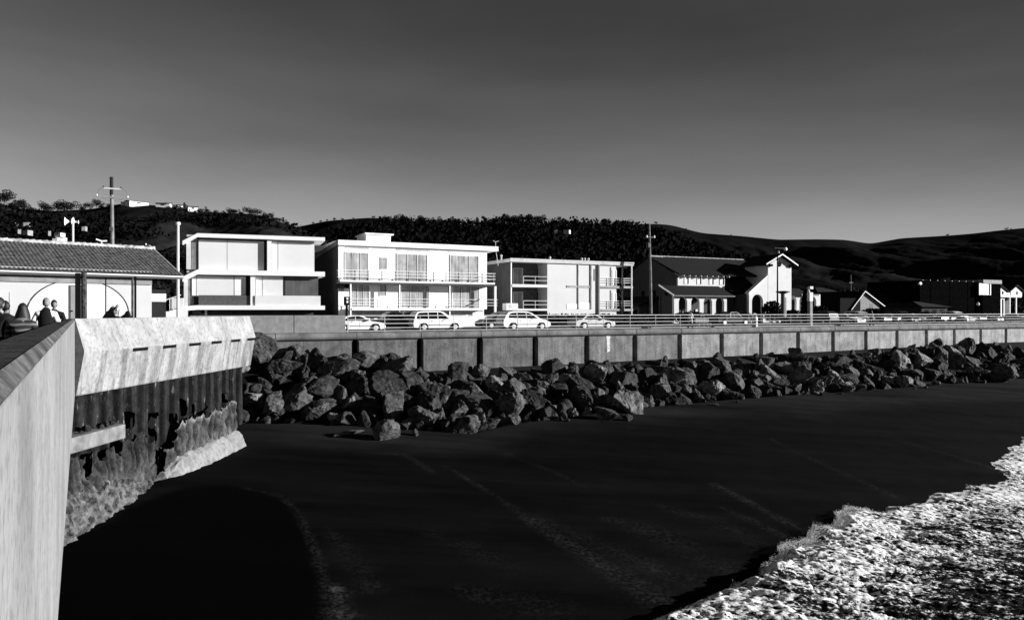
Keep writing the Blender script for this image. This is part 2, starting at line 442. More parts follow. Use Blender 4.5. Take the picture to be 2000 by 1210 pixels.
L(mr(wf_, 0, 1, 0.012, 0.85), bs.inputs['Base Color'])
L(mr(wf_, 0, 1, 0.25, 0.9), bs.inputs['Roughness']); bs.inputs['Specular IOR Level'].default_value = 0.2
bp = nn('ShaderNodeBump'); bp.inputs['Strength'].default_value = 0.5; bp.inputs['Distance'].default_value = 0.05
L(nz(14, 8, mp.outputs[0], 0.75), bp.inputs['Height']); L(bp.outputs[0], bs.inputs['Normal'])
M_foam = m
kind(grid_mesh('sea', W0.x + T.x * S - N.x * D, W0.y + T.y * S - N.y * D, Z, m, attrs={'white': white}), 'structure')
b = MB(); b.add([wf(-2500, -3500, -11.3), wf(2500, -3500, -11.3), wf(2500, -50, -11.3), wf(-2500, -50, -11.3)], [(0, 1, 2, 3)])
kind(b.build('sea', mat('dark_sea', 0.01, 0.3, 0.2, 0.3, 0.3, 0.5, 1.0)), 'structure')
# spray thrown up along the breaking edge
b = MB(); rs_ = random.Random(77)
cl_s = np.linspace(-9, 13.5, 400); cl_v = perlin(cl_s * 0.8, cl_s * 0 + 1.7, 60)
cl_d = np.interp(cl_s, fs_, fd_) + 0.5 * fbm(cl_s * 0.55, cl_s * 0 + 3.3, 4, 21)
cl_z = zsand(cl_s, cl_d)
for i in range(15000):
    s_ = rs_.uniform(-9, 13.5); v = abs(rs_.gauss(0, 0.5)) - 0.12
    clump = float(np.interp(s_, cl_s, cl_v))
    if clump < -0.05 and rs_.random() < 0.7: continue
    h = abs(rs_.gauss(0, 0.05 + 0.17 * max(clump, 0)))
    c = wf(s_, -(float(np.interp(s_, cl_s, cl_d)) + v), float(np.interp(s_, cl_s, cl_z)) + 0.22 + h)
    r = rs_.uniform(0.005, 0.012) * (1.3 if h < 0.15 else 0.8)
    a = Vector((rs_.gauss(0, 1), rs_.gauss(0, 1), rs_.gauss(0, 1))).normalized(); t_ = a.orthogonal().normalized(); u_ = a.cross(t_)
    q = r * rs_.uniform(1, 2.6)
    n_ = len(b.v); b.v += [tuple(c + a * q), tuple(c - a * q), tuple(c + t_ * r), tuple(c - t_ * r), tuple(c + u_ * r), tuple(c - u_ * r)]
    b.f += [(n_, n_ + 2, n_ + 4), (n_, n_ + 4, n_ + 3), (n_, n_ + 3, n_ + 5), (n_, n_ + 5, n_ + 2), (n_ + 1, n_ + 4, n_ + 2), (n_ + 1, n_ + 3, n_ + 4), (n_ + 1, n_ + 5, n_ + 3), (n_ + 1, n_ + 2, n_ + 5)]
o = b.build('sea_spray', mat('foam_white', 0.8, 0.9, 0.2, 0.1))
kind(tag(o, 'white spray thrown up along the breaking edge of the wave', 'spray'), 'stuff')

# ---- hills
def prof(pts):
    xs = np.array([p[0] for p in pts], float); ys = np.array([p[1] for p in pts], float)
    return xs, ys
def mk_hill(name, pts, Yb, Yr, Ye, k0, k1, m, nk=420, nr=90, seed=5, rough=1.0, pw=1.25):
    xs, ys = prof(pts)
    K, R = np.meshgrid(np.linspace(k0, k1, nk), np.concatenate([np.linspace(Yb, Yr, nr), np.linspace(Yr, Ye, 22)[1:]]), indexing='ij')
    t = (R - Yb) / (Yr - Yb)
    gx_ = np.arange(-2500, 5000, 4.0); gy_ = np.interp(gx_, xs, ys)
    def blur(a, sg):
        kx = np.arange(-int(3 * sg / 4), int(3 * sg / 4) + 1) * 4.0; kk = np.exp(-(kx / sg) ** 2 / 2); kk /= kk.sum()
        return np.convolve(np.pad(a, len(kk) // 2, mode='edge'), kk, 'valid')
    y1, y2 = np.interp(K * FPX + CX, gx_, blur(gy_, 9)), np.interp(K * FPX + CX, gx_, blur(gy_, 110))
    w_ = sstep(0.45, 0.97, t)
    zr = (HY - (y1 * w_ + y2 * (1 - w_))) / FPX * Yr
    shp = np.where(t < 1, np.clip(t, 0, 1) ** pw, np.clip(1 - ((R - Yr) / (Ye - Yr)) ** 2, -0.2, 1))
    X = K * R
    sc = 6.0 / (Yr - Yb)
    Z = -1.8 + (zr + 1.8) * shp + rough * (Yr / 600) * (6 * fbm(X * sc * 1.6, R * sc * 0.5, 5, seed)) * np.clip(np.minimum(t * 3, np.abs(1 - t) * 4), 0, 1)
    return kind(grid_mesh(name, X, R, Z, m), 'structure'), (xs, ys, Yb, Yr, pw)
def hill_mat(name, v0, v1, sc, sc2=0.06):
    m = bpy.data.materials.new(name); m.use_nodes = True; nt_ = m.node_tree
    global nt, L, tc
    nt = nt_; L = nt.links.new; tc = nt.nodes.new('ShaderNodeTexCoord')
    bs = nt.nodes['Principled BSDF']; bs.inputs['Roughness'].default_value = 1.0; bs.inputs['Specular IOR Level'].default_value = 0.0
    a = mr(nz(sc, 6), 0.42, 0.62, v0, v1)
    a = mm('MULTIPLY', a, mr(nz(sc2, 5), 0.3, 0.7, 0.7, 1.3))
    L(a, bs.inputs['Base Color']); return m
LEFT = [(-900, 400), (-300, 385), (0, 396), (40, 408), (110, 412), (180, 408), (240, 397), (290, 400), (340, 404), (400, 414), (450, 416), (500, 418), (530, 428), (560, 437), (590, 446), (640, 470), (700, 505), (760, 560), (800, 600)]
MID = [(430, 600), (500, 540), (600, 490), (680, 455), (740, 441), (770, 437), (830, 438), (880, 441), (940, 440), (1000, 435), (1080, 440), (1150, 442), (1200, 443), (1260, 452), (1330, 475), (1400, 500), (1500, 530), (1650, 560), (1800, 590)]
FAR = [(300, 520), (450, 470), (560, 447), (590, 441), (640, 431), (720, 425), (770, 427), (900, 448), (1100, 450), (1200, 444), (1240, 438), (1280, 437), (1310, 439), (1370, 455), (1450, 461), (1520, 468), (1600, 467), (1650, 468), (1700, 476), (1760, 465), (1850, 460), (1900, 456), (1950, 450), (2000, 445), (2300, 430), (3000, 470)]
h_left, HL = mk_hill('hill', LEFT, 210, 520, 760, -1.35, -0.10, hill_mat('scrub_hillside', 0.008, 0.024, 0.014), seed=5)
h_mid, HM = mk_hill('hill', MID, 260, 700, 980, -0.42, 0.60, hill_mat('wooded_hillside', 0.003, 0.006, 0.02), seed=9, rough=0.6)
h_far, HF = mk_hill('hill', FAR, 500, 1500, 2300, -0.50, 1.45, hill_mat('far_grass_hillside', 0.006, 0.015, 0.0035, 0.012), nk=600, seed=14, rough=0.9)
def hill_z(H, px, Y):
    xs, ys, Yb, Yr, pw = H
    zr = (HY - np.interp(px, xs, ys)) / FPX * Yr
    t = np.clip((Y - Yb) / (Yr - Yb), 0, 1)
    return float(-1.8 + (zr + 1.8) * t ** pw)

# ================================================================== SEAWALL, RAILING, ABUTMENT, ROCKS
SP = 5.27
sw = thing('seawall', 'long weathered concrete seawall with rounded coping and dark vertical slots, behind the boulders', 'wall', wf(0, 0, 0), ANG)
PZT, PZB = -2.16, -5.6
def panel(x0, x1):
    r = 0.20; n = 5; o = []
    for i in range(n + 1):
        a = math.pi / 2 * i / n; o.append((x0 + 0.22 - 0.22 * math.sin(a) , PZT - 0.26 + 0.26 * (1 - math.cos(a)) if False else PZT - 0.26 * math.cos(a)))
    left = [(x0 + 0.29 * math.cos(math.pi / 2 * i / n) - 0.0, PZT - 0.26 + 0.26 * math.sin(math.pi / 2 * i / n)) for i in range(n + 1)]
    right = [(2 * ((x0 + x1) / 2) - p[0], p[1]) for p in reversed(left)]
    poly = [(x0 + 0.29, PZB)] + left + right + [(x1 - 0.29, PZB)]
    return MB().extr(poly, 0.0, 0.7)
def cope_prof():
    pr = [(0.62, -1.62), (-0.06, -1.62)]
    for i in range(9):
        a = math.radians(75 - 150 * i / 8 - 0)
        pr.append((-0.06 - 0.26 * math.cos(a), -1.91 + 0.27 * math.sin(a)))
    pr += [(0.0, -2.19), (0.62, -2.19)]
    return pr
CP = cope_prof()
panel(-17, -5.27).build('wall_panel', M_wallc, sw)
for n in range(-1, 48):
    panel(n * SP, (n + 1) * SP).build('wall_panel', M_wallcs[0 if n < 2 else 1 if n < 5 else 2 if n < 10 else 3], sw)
def coping(x0, x1):
    b = MB(); n = len(CP); vs = []; fs = []
    for x in (x0, x1):
        vs += [(x, p[0], p[1]) for p in CP]
    fs = [tuple(range(n)), tuple(range(2 * n - 1, n - 1, -1))] + [(i, i + n, (i + 1) % n + n, (i + 1) % n) for i in range(n)]
    return b.add(vs, fs)
coping(-17, -11.3).build('coping', M_cope, sw)
coping(-11.25, -5.27).build('coping', M_cope, sw)
for n in range(-1, 48):
    coping(n * SP + 0.03, (n + 1) * SP - 0.03).build('coping', M_cope, sw)
MB().box(-17, 260, 0.72, 0.88, -6, -1.7).build('backing_wall', M_black, sw)
for a, c in ((487, 573.2), (574.2, 675)):
    x0, x1 = s_at(a, 0.05), s_at(c, 0.05)
    if a == 487: x0 -= 4
    MB().box(x0, x1, 0.05, 0.5, -1.616, -0.29).build('parapet', M_par, sw, bevel=0.03)
x0 = s_at(1184, 0); x1 = s_at(1192, 0)
b = MB(); b.extr([(x0, -2.2), (x1, -2.2), (x1 - .05, -2.9), (x1 - .02, -3.6), (x0 + .1, -3.75), (x0 + .06, -2.8)], -0.012, 0.01)
b.build('mineral_stain', mat('mineral_white', 0.55, 0.9, 0.2, 0.5, 4, speck=.5, spscale=8), sw)
# weep marks: short dark cracks
b = MB()
for i in range(70):
    x = random.uniform(-6, 85); x += .7 if (x % SP) < .5 else (-.7 if (x % SP) > SP - .5 else 0); z = random.uniform(-3.9, -2.3); h = random.uniform(.2, .9)
    b.box(x, x + 0.03, -0.006, 0.005, z, z - h)
kind(b.build('wall_crack', M_dgrey, sw), 'stuff')

# ---- promenade railing
ra = thing('promenade_railing', 'pale metal promenade railing of four horizontal rails on thin posts, on top of the seawall', 'railing', wf(0, 0.3, 0), ANG)
R0 = s_at(679, 0.3)
px_ = R0
i = 0
M_rail = mat('pale_rail_metal', 0.62, 0.5, 0.4, 0.12, 2)
while px_ < 190 and i < 70:
    MB().tube([(px_, 0, -1.64), (px_, 0, -0.30)], 0.028, 6).build('post', M_galv, ra)
    px_ += 2.95; i += 1
for z, r in ((-0.33, 0.034), (-0.62, 0.024), (-0.95, 0.024), (-1.28, 0.024)):
    MB().tube([(R0, 0, z), (px_ - 2.95, 0, z)], r, 6).build('rail', M_rail, ra)

# ---- pier parapet (runs back past the camera) and the abutment beyond its corner
pa = thing('pier_parapet', 'tall streaked pale concrete parapet with dark grimy top, along the left edge', 'wall', (PC.x, PC.y, 0))
A = Vector((3.10, -5.8)); dv = (A - PC); Lw = dv.length; dvn = dv.normalized(); ang = math.atan2(dvn.y, dvn.x)
def nearf(u, o, z):                             # u from corner towards the camera, o outward (right)
    nrm = Vector((-dvn.y, dvn.x))               # to the right/beach side
    if nrm.x < 0: nrm = -nrm
    q = dvn * u + nrm * o
    if z > -1: z += 0.09 * u / Lw                 # the pier, and its parapet, rise a little towards the camera
    return (q.x, q.y, z)
nu = 60
prof_n = [(-0.02, -3.55), (0.0, -3.5), (0.0, -0.39), (-0.07, -0.32), (-0.33, -0.31), (-0.33, -1.5), (-0.33, -3.55)]
def sweep(prof, u0, u1, f, n=40, close=True):
    vs = []; fs = []; m_ = len(prof)
    for i in range(n + 1):
        u = u0 + (u1 - u0) * i / n
        vs += [f(u, p[0], p[1]) for p in prof]
    for i in range(n):
        for j in range(m_ if close else m_ - 1):
            fs.append((i * m_ + j, i * m_ + (j + 1) % m_, (i + 1) * m_ + (j + 1) % m_, (i + 1) * m_ + j))
    fs += [tuple(range(m_)), tuple(range((n + 1) * m_ - 1, n * m_ - 1, -1))]
    return MB().add(vs, fs)
M_near = mat('parapet_board_concrete', 0.215, 0.9, 0.2, 0.22, 0.9, 0.5, 12, 0.0, 2.6, speck=0.25, spscale=12)
def lean_streaks(m, d, k, lo, strength, scs=((0.8, .40, .62), (2.8, .36, .50))):
    nt = m.node_tree; L = nt.links.new; bs = nt.nodes['Principled BSDF']
    src = bs.inputs['Base Color'].links[0].from_socket
    tc = [n for n in nt.nodes if n.type == 'TEX_COORD'][0]
    dot = nt.nodes.new('ShaderNodeVectorMath'); dot.operation = 'DOT_PRODUCT'; L(tc.outputs['Object'], dot.inputs[0]); dot.inputs[1].default_value = (d.x, d.y, k)
    dz = nt.nodes.new('ShaderNodeVectorMath'); dz.operation = 'DOT_PRODUCT'; L(tc.outputs['Object'], dz.inputs[0]); dz.inputs[1].default_value = (0, 0, 0.32)
    cb = nt.nodes.new('ShaderNodeCombineXYZ'); L(dot.outputs['Value'], cb.inputs[0]); L(dz.outputs['Value'], cb.inputs[1])
    for sc, a, b_ in scs:
        n = nt.nodes.new('ShaderNodeTexNoise'); n.inputs['Scale'].default_value = sc; n.inputs['Detail'].default_value = 3; n.inputs['Roughness'].default_value = .6
        L(cb.outputs[0], n.inputs['Vector'])
        r = nt.nodes.new('ShaderNodeMapRange'); L(n.outputs['Fac'], r.inputs[0])
        for i, q in enumerate((a, b_, 1 - strength, lo)): r.inputs[i + 1].default_value = q
        mu = nt.nodes.new('ShaderNodeMath'); mu.operation = 'MULTIPLY'; L(src, mu.inputs[0]); L(r.outputs[0], mu.inputs[1]); src = mu.outputs[0]
    L(src, bs.inputs['Base Color'])
lean_streaks(M_near, dvn, 0.8, 1.03, 0.11)
sweep(prof_n, 0, Lw, nearf, 30).build('wall_face', M_near, pa)
sweep([(-0.052, -0.36), (-0.052, -0.302), (-0.34, -0.300), (-0.34, -0.40), (-0.3, -0.40)], 0.1, Lw, nearf, 30).build('wall_top', M_conc_top, pa)

sweep([(-0.004, -0.385), (0.006, -0.362), (-0.045, -0.298), (-0.060, -0.31)], 0.02, Lw, nearf, 30).build('wall_chamfer', mat('worn_chamfer', 0.085, 0.95, 0.2, 0.8, 3, 0.9, 16, speck=.4, spscale=8), pa)

EP = Vector((-17.1, 48.2)); lean_done = True; dva = (EP - PC); La = dva.length; dvan = dva.normalized()
def abf(u, o, z):
    nrm = Vector((dvan.y, -dvan.x))
    q = dvan * u + nrm * o
    return (q.x, q.y, z)
ab = thing('pier_abutment', 'bright stained concrete abutment cap over rusted sheet piles and eroded concrete', 'abutment', (PC.x, PC.y, 0))
prof_a = [(-0.5, -3.5), (0.02, -3.52), (0.06, -3.46), (0.40, -1.72), (0.40, -1.62), (0.0, -0.30), (-0.35, -0.30)]
lean_streaks(M_conc, dvan, 0.12, 1.04, 0.14, ((0.9, .34, .52), (3.5, .34, .48)))
def drips(m, d, zc, strength):                  # run-off stains below the crease
    nt = m.node_tree; L = nt.links.new; bs = nt.nodes['Principled BSDF']; src = bs.inputs['Base Color'].links[0].from_socket
    tc = [n for n in nt.nodes if n.type == 'TEX_COORD'][0]; sp = nt.nodes.new('ShaderNodeSeparateXYZ'); L(tc.outputs['Object'], sp.inputs[0])
    dot = nt.nodes.new('ShaderNodeVectorMath'); dot.operation = 'DOT_PRODUCT'; L(tc.outputs['Object'], dot.inputs[0]); dot.inputs[1].default_value = (d.x, d.y, 0.10)
    cb = nt.nodes.new('ShaderNodeCombineXYZ'); L(dot.outputs['Value'], cb.inputs[0])
    mz = nt.nodes.new('ShaderNodeMath'); mz.operation = 'MULTIPLY'; L(sp.outputs['Z'], mz.inputs[0]); mz.inputs[1].default_value = .10; L(mz.outputs[0], cb.inputs[1])
    n = nt.nodes.new('ShaderNodeTexNoise'); n.inputs['Scale'].default_value = 1.7; n.inputs['Detail'].default_value = 5; n.inputs['Roughness'].default_value = .7; L(cb.outputs[0], n.inputs['Vector'])
    r = nt.nodes.new('ShaderNodeMapRange'); L(n.outputs['Fac'], r.inputs[0])
    for i, q in enumerate((.40, .56, strength, 0.0)): r.inputs[i + 1].default_value = q
    k = nt.nodes.new('ShaderNodeMapRange'); L(sp.outputs['Z'], k.inputs[0])
    for i, q in enumerate((zc - .05, zc, 1.0, 0.0)): k.inputs[i + 1].default_value = q
    a = nt.nodes.new('ShaderNodeMath'); a.operation = 'MULTIPLY'; L(r.outputs[0], a.inputs[0]); L(k.outputs[0], a.inputs[1])
    o = nt.nodes.new('ShaderNodeMath'); o.operation = 'SUBTRACT'; o.inputs[0].default_value = 1.0; L(a.outputs[0], o.inputs[1])
    mu = nt.nodes.new('ShaderNodeMath'); mu.operation = 'MULTIPLY'; L(src, mu.inputs[0]); L(o.outputs[0], mu.inputs[1]); L(mu.outputs[0], bs.inputs['Base Color'])
drips(M_conc, dvan, -1.66, 0.5)
joints = [0.0, 6.3, 13.3, La + 0.15]
for a, c in zip(joints[:-1], joints[1:]):
    sweep(prof_a, a + 0.012, c - 0.012, abf, 12).build('cap_block', M_conc, ab)
for px in (244, 306, 358, 402, 441, 473):
    k = (px - CX) / FPX                          # position along the abutment
    u = (k * PC.y - PC.x) / (dvan.x - k * dvan.y) + (0.6 if px < 260 else .5)
    b = MB(); vs = []
    for (uu, o, z) in ((u - .62, .395, -1.70), (u + .62, .395, -1.70), (u + .62, .43, -1.70), (u - .62, .43, -1.70), (u - .62, .372, -1.84), (u + .62, .372, -1.84), (u + .62, .41, -1.85), (u - .62, .41, -1.85)):
        vs.append(abf(uu, o, z))
    b.add(vs, [(0, 1, 2, 3), (4, 5, 6, 7), (0, 1, 5, 4), (1, 2, 6, 5), (2, 3, 7, 6), (3, 0, 4, 7)]); b.build('drain_slot', M_black, ab)
# rusted sheet piles: corrugated, with holes eaten through
U, Zg = np.meshgrid(np.arange(-5, La - 0.1, 0.032), np.arange(-10.6, -3.45, 0.032), indexing='ij')
ph = (U / 1.0) % 1.0
cor = np.where(ph < 0.38, 0.0, np.where(ph < 0.5, (ph - 0.38) / 0.12, np.where(ph < 0.88, 1.0, (1 - ph) / 0.12)))
O = -0.50 + 0.30 * cor + 0.03 * fbm(U * 1.5, Zg * 0.8, 4, 70)
hole = np.zeros_like(U, bool)
def zpx(px, py, o=-0.25):                       # photo pixel on the abutment plane -> (u, z)
    k = (px - CX) / FPX; u = (k * (PC.y) - (PC.x + o)) / (dvan.x - k * dvan.y); Y = PC.y + dvan.y * u
    return u, (HY - py) / FPX * Y
for px, py, ru, rz in ((250, 822, .45, .45), (303, 828, .38, .62), (308, 857, .38, .55), (300, 895, .45, .6), (283, 862, .3, .3), (222, 865, .4, .55), (158, 905, .3, .9), (187, 888, .35, .4), (336, 818, .4, .3), (357, 795, .45, .45), (381, 797, .4, .4), (403, 789, .4, .4), (441, 777, .4, .3)):
    u, z = zpx(px, py)
    q = ((U - u) / ru) ** 2 + ((Zg - z) / rz) ** 2 + 0.6 * fbm(U * 2, Zg * 2, 3, 71)
    hole |= q < 1.0
keep = ~hole[:-1, :-1]
XY = [abf(0, 0, 0)]
nrm = Vector((dvan.y, -dvan.x))
def put(U, O): return dvan.x * U + nrm.x * O, dvan.y * U + nrm.y * O
M_rust = mat('rusted_steel_piles', 0.016, 0.9, 0.2, 0.8, 1.5, 0.8, 14, 0.75, 5.0, speck=.5, spscale=5)
nt_ = M_rust.node_tree; bs_ = nt_.nodes['Principled BSDF']; src_ = bs_.inputs['Base Color'].links[0].from_socket
tc_ = [n for n in nt_.nodes if n.type == 'TEX_COORD'][0]; mp_ = nt_.nodes.new('ShaderNodeMapping'); mp_.inputs['Scale'].default_value = (3.2, 3.2, 0.8); nt_.links.new(tc_.outputs['Object'], mp_.inputs[0])
nf_ = nt_.nodes.new('ShaderNodeTexNoise'); nf_.inputs['Scale'].default_value = 1.6; nf_.inputs['Detail'].default_value = 6; nf_.inputs['Roughness'].default_value = .7; nt_.links.new(mp_.outputs[0], nf_.inputs['Vector'])
mf_ = nt_.nodes.new('ShaderNodeMapRange'); nt_.links.new(nf_.outputs['Fac'], mf_.inputs[0])
for i, q in enumerate((.60, .70, 0.0, .16)): mf_.inputs[i + 1].default_value = q
ad_ = nt_.nodes.new('ShaderNodeMath'); ad_.operation = 'ADD'; nt_.links.new(src_, ad_.inputs[0]); nt_.links.new(mf_.outputs[0], ad_.inputs[1]); nt_.links.new(ad_.outputs[0], bs_.inputs['Base Color'])
x_, y_ = put(U, O)
grid_mesh('sheet_piles', x_, y_, Zg, M_rust, keep=keep, parent=ab)
b = MB(); vs = [abf(u, o, z) for u in (-6, La - .15) for o in (-1.6, -1.3) for z in (-10.6, -3.52)]
b.add(vs, [(0, 1, 3, 2), (4, 5, 7, 6), (0, 1, 5, 4), (2, 3, 7, 6), (0, 2, 6, 4), (1, 3, 7, 5)]); b.build('fill_behind_piles', M_black, ab)
# eroded concrete that has run down between the piles
U, Zg = np.meshgrid(np.arange(-4.5, 12.45, 0.034), np.arange(-10.6, -4.6, 0.034), indexing='ij')
us, zs_ = zip(*[zpx(p[0], p[1], float(np.interp(p[0], [322, 360, 460], [-.25, .4, 1.25]))) for p in ((100, 900), (150, 895), (215, 868), (235, 862), (262, 846), (290, 868), (318, 876), (330, 836), (345, 818), (352, 828), (370, 812), (378, 822), (395, 806), (402, 816), (420, 794), (430, 802), (440, 788), (458, 783), (466, 790))])
upper = np.interp(U, us, zs_) + 0.22 * fbm(U * 1.3, U * 0, 4, 80) + 0.10 * perlin(U * 5, U * 0 + .5, 84)
wav = 0.34 * fbm(U * 0.55, Zg * 0.6, 4, 81)
rib = np.abs(np.sin(math.pi * (U + wav * 1.4) / (0.50 + .0 * U))) ** 0.7
low = np.clip((upper - Zg) / np.clip(upper + 9.6, 1.2, 9), 0, 1.3)
Oc = -0.18 + 0.24 * rib * (1 - 0.6 * np.clip(low, 0, 1)) + 0.20 * low + 0.07 * fbm(U * 2.6, Zg * 1.0, 5, 82) + np.interp(U, [6.3, 8.0, 12.4], [0, .45, 1.35])
keep = (Zg < upper)
for px, py, ru, rz in ((303, 828, .3, .5), (308, 857, .35, .5), (300, 895, .42, .55), (158, 905, .25, .8), (187, 888, .3, .35), (222, 870, .3, .5), (298, 935, .35, .7)):
    u, z = zpx(px, py); keep &= (((U - u) / ru) ** 2 + ((Zg - z) / rz) ** 2 + 0.5 * fbm(U * 2, Zg * 2, 3, 71)) > 1.0
M_drape = mat('eroded_concrete', 0.15, 0.95, 0.15, 0.5, 0.9, 0.9, 8, 0.55, 4.5, speck=0.4, spscale=7)
nt_ = M_drape.node_tree; bs_ = nt_.nodes['Principled BSDF']; src_ = bs_.inputs['Base Color'].links[0].from_socket
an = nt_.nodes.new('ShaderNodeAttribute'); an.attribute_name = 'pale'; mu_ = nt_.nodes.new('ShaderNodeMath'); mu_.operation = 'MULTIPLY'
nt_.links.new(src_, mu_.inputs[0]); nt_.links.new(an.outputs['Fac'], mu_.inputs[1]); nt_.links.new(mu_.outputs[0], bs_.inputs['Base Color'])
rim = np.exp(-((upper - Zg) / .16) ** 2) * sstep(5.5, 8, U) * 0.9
pale = np.clip(np.interp(U, [-4, 4, 6, 8, 12, 17], [.6, .7, .75, 1.1, 1.4, 1.5]) * (0.25 + 1.0 * sstep(0, 1.2, low + .25 * fbm(U * 1.2, Zg * .5, 3, 86))) + rim, 0.05, 1.8) * (0.5 + 0.7 * rib)  # grooves between ribs darkened in the colour for rib shading
x_, y_ = put(U, Oc)
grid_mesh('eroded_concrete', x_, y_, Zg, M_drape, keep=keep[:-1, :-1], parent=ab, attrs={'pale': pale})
# rough footing at the sand
U, Q = np.meshgrid(np.arange(-4.5, 12.6, 0.05), np.linspace(0, 1, 60), indexing='ij')
pro = np.interp(U, [-5, 0, 4, 6, 7.5, 9, 12.5], [.45, .5, .5, .40, 1.15, 1.6, 2.15])
zt = np.interp(U, [-5, 0, 3, 5.2, 6.2, 7.5, 10, 12.5], [-7.6, -7.5, -7.6, -8.3, -8.4, -7.5, -7.2, -6.9])
zb = -10.8
rough = np.interp(U, [-5, 5, 7, 9, 18], [.16, .16, .14, .07, .06])
bse = np.interp(U, [6.3, 8.0, 12.4], [-.05, .40, 1.35]); Of = bse + (pro - bse) * np.sin(Q * math.pi * 0.5) ** 0.75 + rough * fbm(U * 2.0, Q * 5, 5, 90, 0.6)
Zf = zt + (zb - zt) * (Q ** 1.5) + rough * 1.2 * fbm(U * 1.6, Q * 4, 4, 91) * (1 - Q)
x_, y_ = put(U, Of)
sel = U[:-1, :-1] < 6.6
grid_mesh('footing', x_, y_, Zf, mat('rough_footing', 0.085, 0.95, 0.15, 0.9, 3.0, 0.9, 9, speck=0.75, spscale=3.2), keep=sel, parent=ab)
grid_mesh('footing', x_, y_, Zf, mat('smooth_footing', 0.20, 0.95, 0.15, 0.25, 1.5, 0.7, 7, speck=0.25, spscale=5), keep=~sel, parent=ab)
# ledge block
b = MB(); u0, u1 = -3.5, zpx(216, 860)[0]; zt, zl = -5.08, -5.72
vs = [abf(u, o, z) for z in (zl, zt) for (u, o) in ((u0, -.4), (u1, -.4), (u1, .42), (u1 - .2, .56), (u0, .60))]
b.add(vs, [(0, 1, 2, 3, 4), (5, 6, 7, 8, 9), (0, 1, 6, 5), (1, 2, 7, 6), (2, 3, 8, 7), (3, 4, 9, 8), (4, 0, 5, 9)])
b.build('concrete_ledge', mat('ledge_concrete', 0.15, 0.9, 0.2, 0.4, 2, 0.5, 14), ab, bevel=0.05)

# ---- boulders: angular blocks cut by random planes, then roughened
def rock_mesh(i, elong):
    r = np.random.default_rng(500 + i)
    bm = bmesh.new(); bmesh.ops.create_icosphere(bm, subdivisions=5, radius=1.0)
    nrm = r.normal(size=(17, 3)); nrm /= np.linalg.norm(nrm, axis=1)[:, None]; h = r.uniform(0.5, 1.0, 17)
    co = np.array([v.co[:] for v in bm.verts])
    dots = co @ nrm.T
    rad = np.where(dots > 0.05, h[None, :] / np.maximum(dots, 0.05), 9)
    rs = np.sort(rad, 1); k = 0.022               # soft minimum keeps chipped, not razor, edges
    rr = -k * np.log(np.exp(-rs[:, :4] / k).sum(1)); rr = np.clip(rr, .35, 1.25)
    p = co * rr[:, None]
    n1 = fbm(p[:, 0] * 1.6 + p[:, 2] * .7, p[:, 1] * 1.6 - p[:, 2] * .9, 5, 300 + i, 0.6)
    n2 = fbm(p[:, 0] * 6 + p[:, 2] * 4, p[:, 1] * 6 - p[:, 2] * 5, 4, 330 + i, 0.65)
    n3 = np.abs(fbm(p[:, 0] * 3.2 - p[:, 2] * 2.7, p[:, 1] * 3.0 + p[:, 2] * 2.4, 4, 350 + i, 0.6))
    p = p * (1 + 0.085 * n1 + 0.03 * n2 - 0.06 * n3)[:, None] * np.array(elong)
    for v, q in zip(bm.verts, p): v.co = q
    me = bpy.data.meshes.new('boulder'); bm.to_mesh(me); bm.free()
    me.polygons.foreach_set('use_smooth', [True] * len(me.polygons))
    try: me.set_sharp_from_angle(angle=math.radians(32))
    except Exception: pass
    return me
def rock_mat(name, v):
    m = mat(name, v, 0.85, 0.2, 0.75, 1.8, 1.0, 6, speck=0.6, spscale=4)
    return m
RM = [rock_mat('dark_basalt', 0.026), rock_mat('grey_boulder_stone', 0.058), rock_mat('pale_boulder_stone', 0.13)]
protos = []
for i in range(14):
    me = rock_mesh(i, (random.uniform(.95, 1.3), random.uniform(.85, 1.1), random.uniform(.7, .95)))
    ms = []
    for j, mm_ in enumerate(RM):
        c = me.copy(); c.materials.append(mm_); ms.append(c)
    protos.append(ms)
rocks = []
def rock(c, r, j=None, label=None, i=None):
    j = random.choices((0, 1, 2), (.52, .36, .12))[0] if j is None else j
    o = bpy.data.objects.new('boulder', protos[random.randrange(14) if i is None else i][j]); COL.objects.link(o)
    o.location = c; o.rotation_euler = (random.uniform(-.6, .6), random.uniform(-.6, .6), random.uniform(0, 6.28))
    q = r * random.uniform(.92, 1.08); o.scale = (q, q, q)
    tag(o, label or 'angular dark boulder heaped with others in the rock bank along the seawall', 'boulder', 'boulders of the rock bank')
    return o
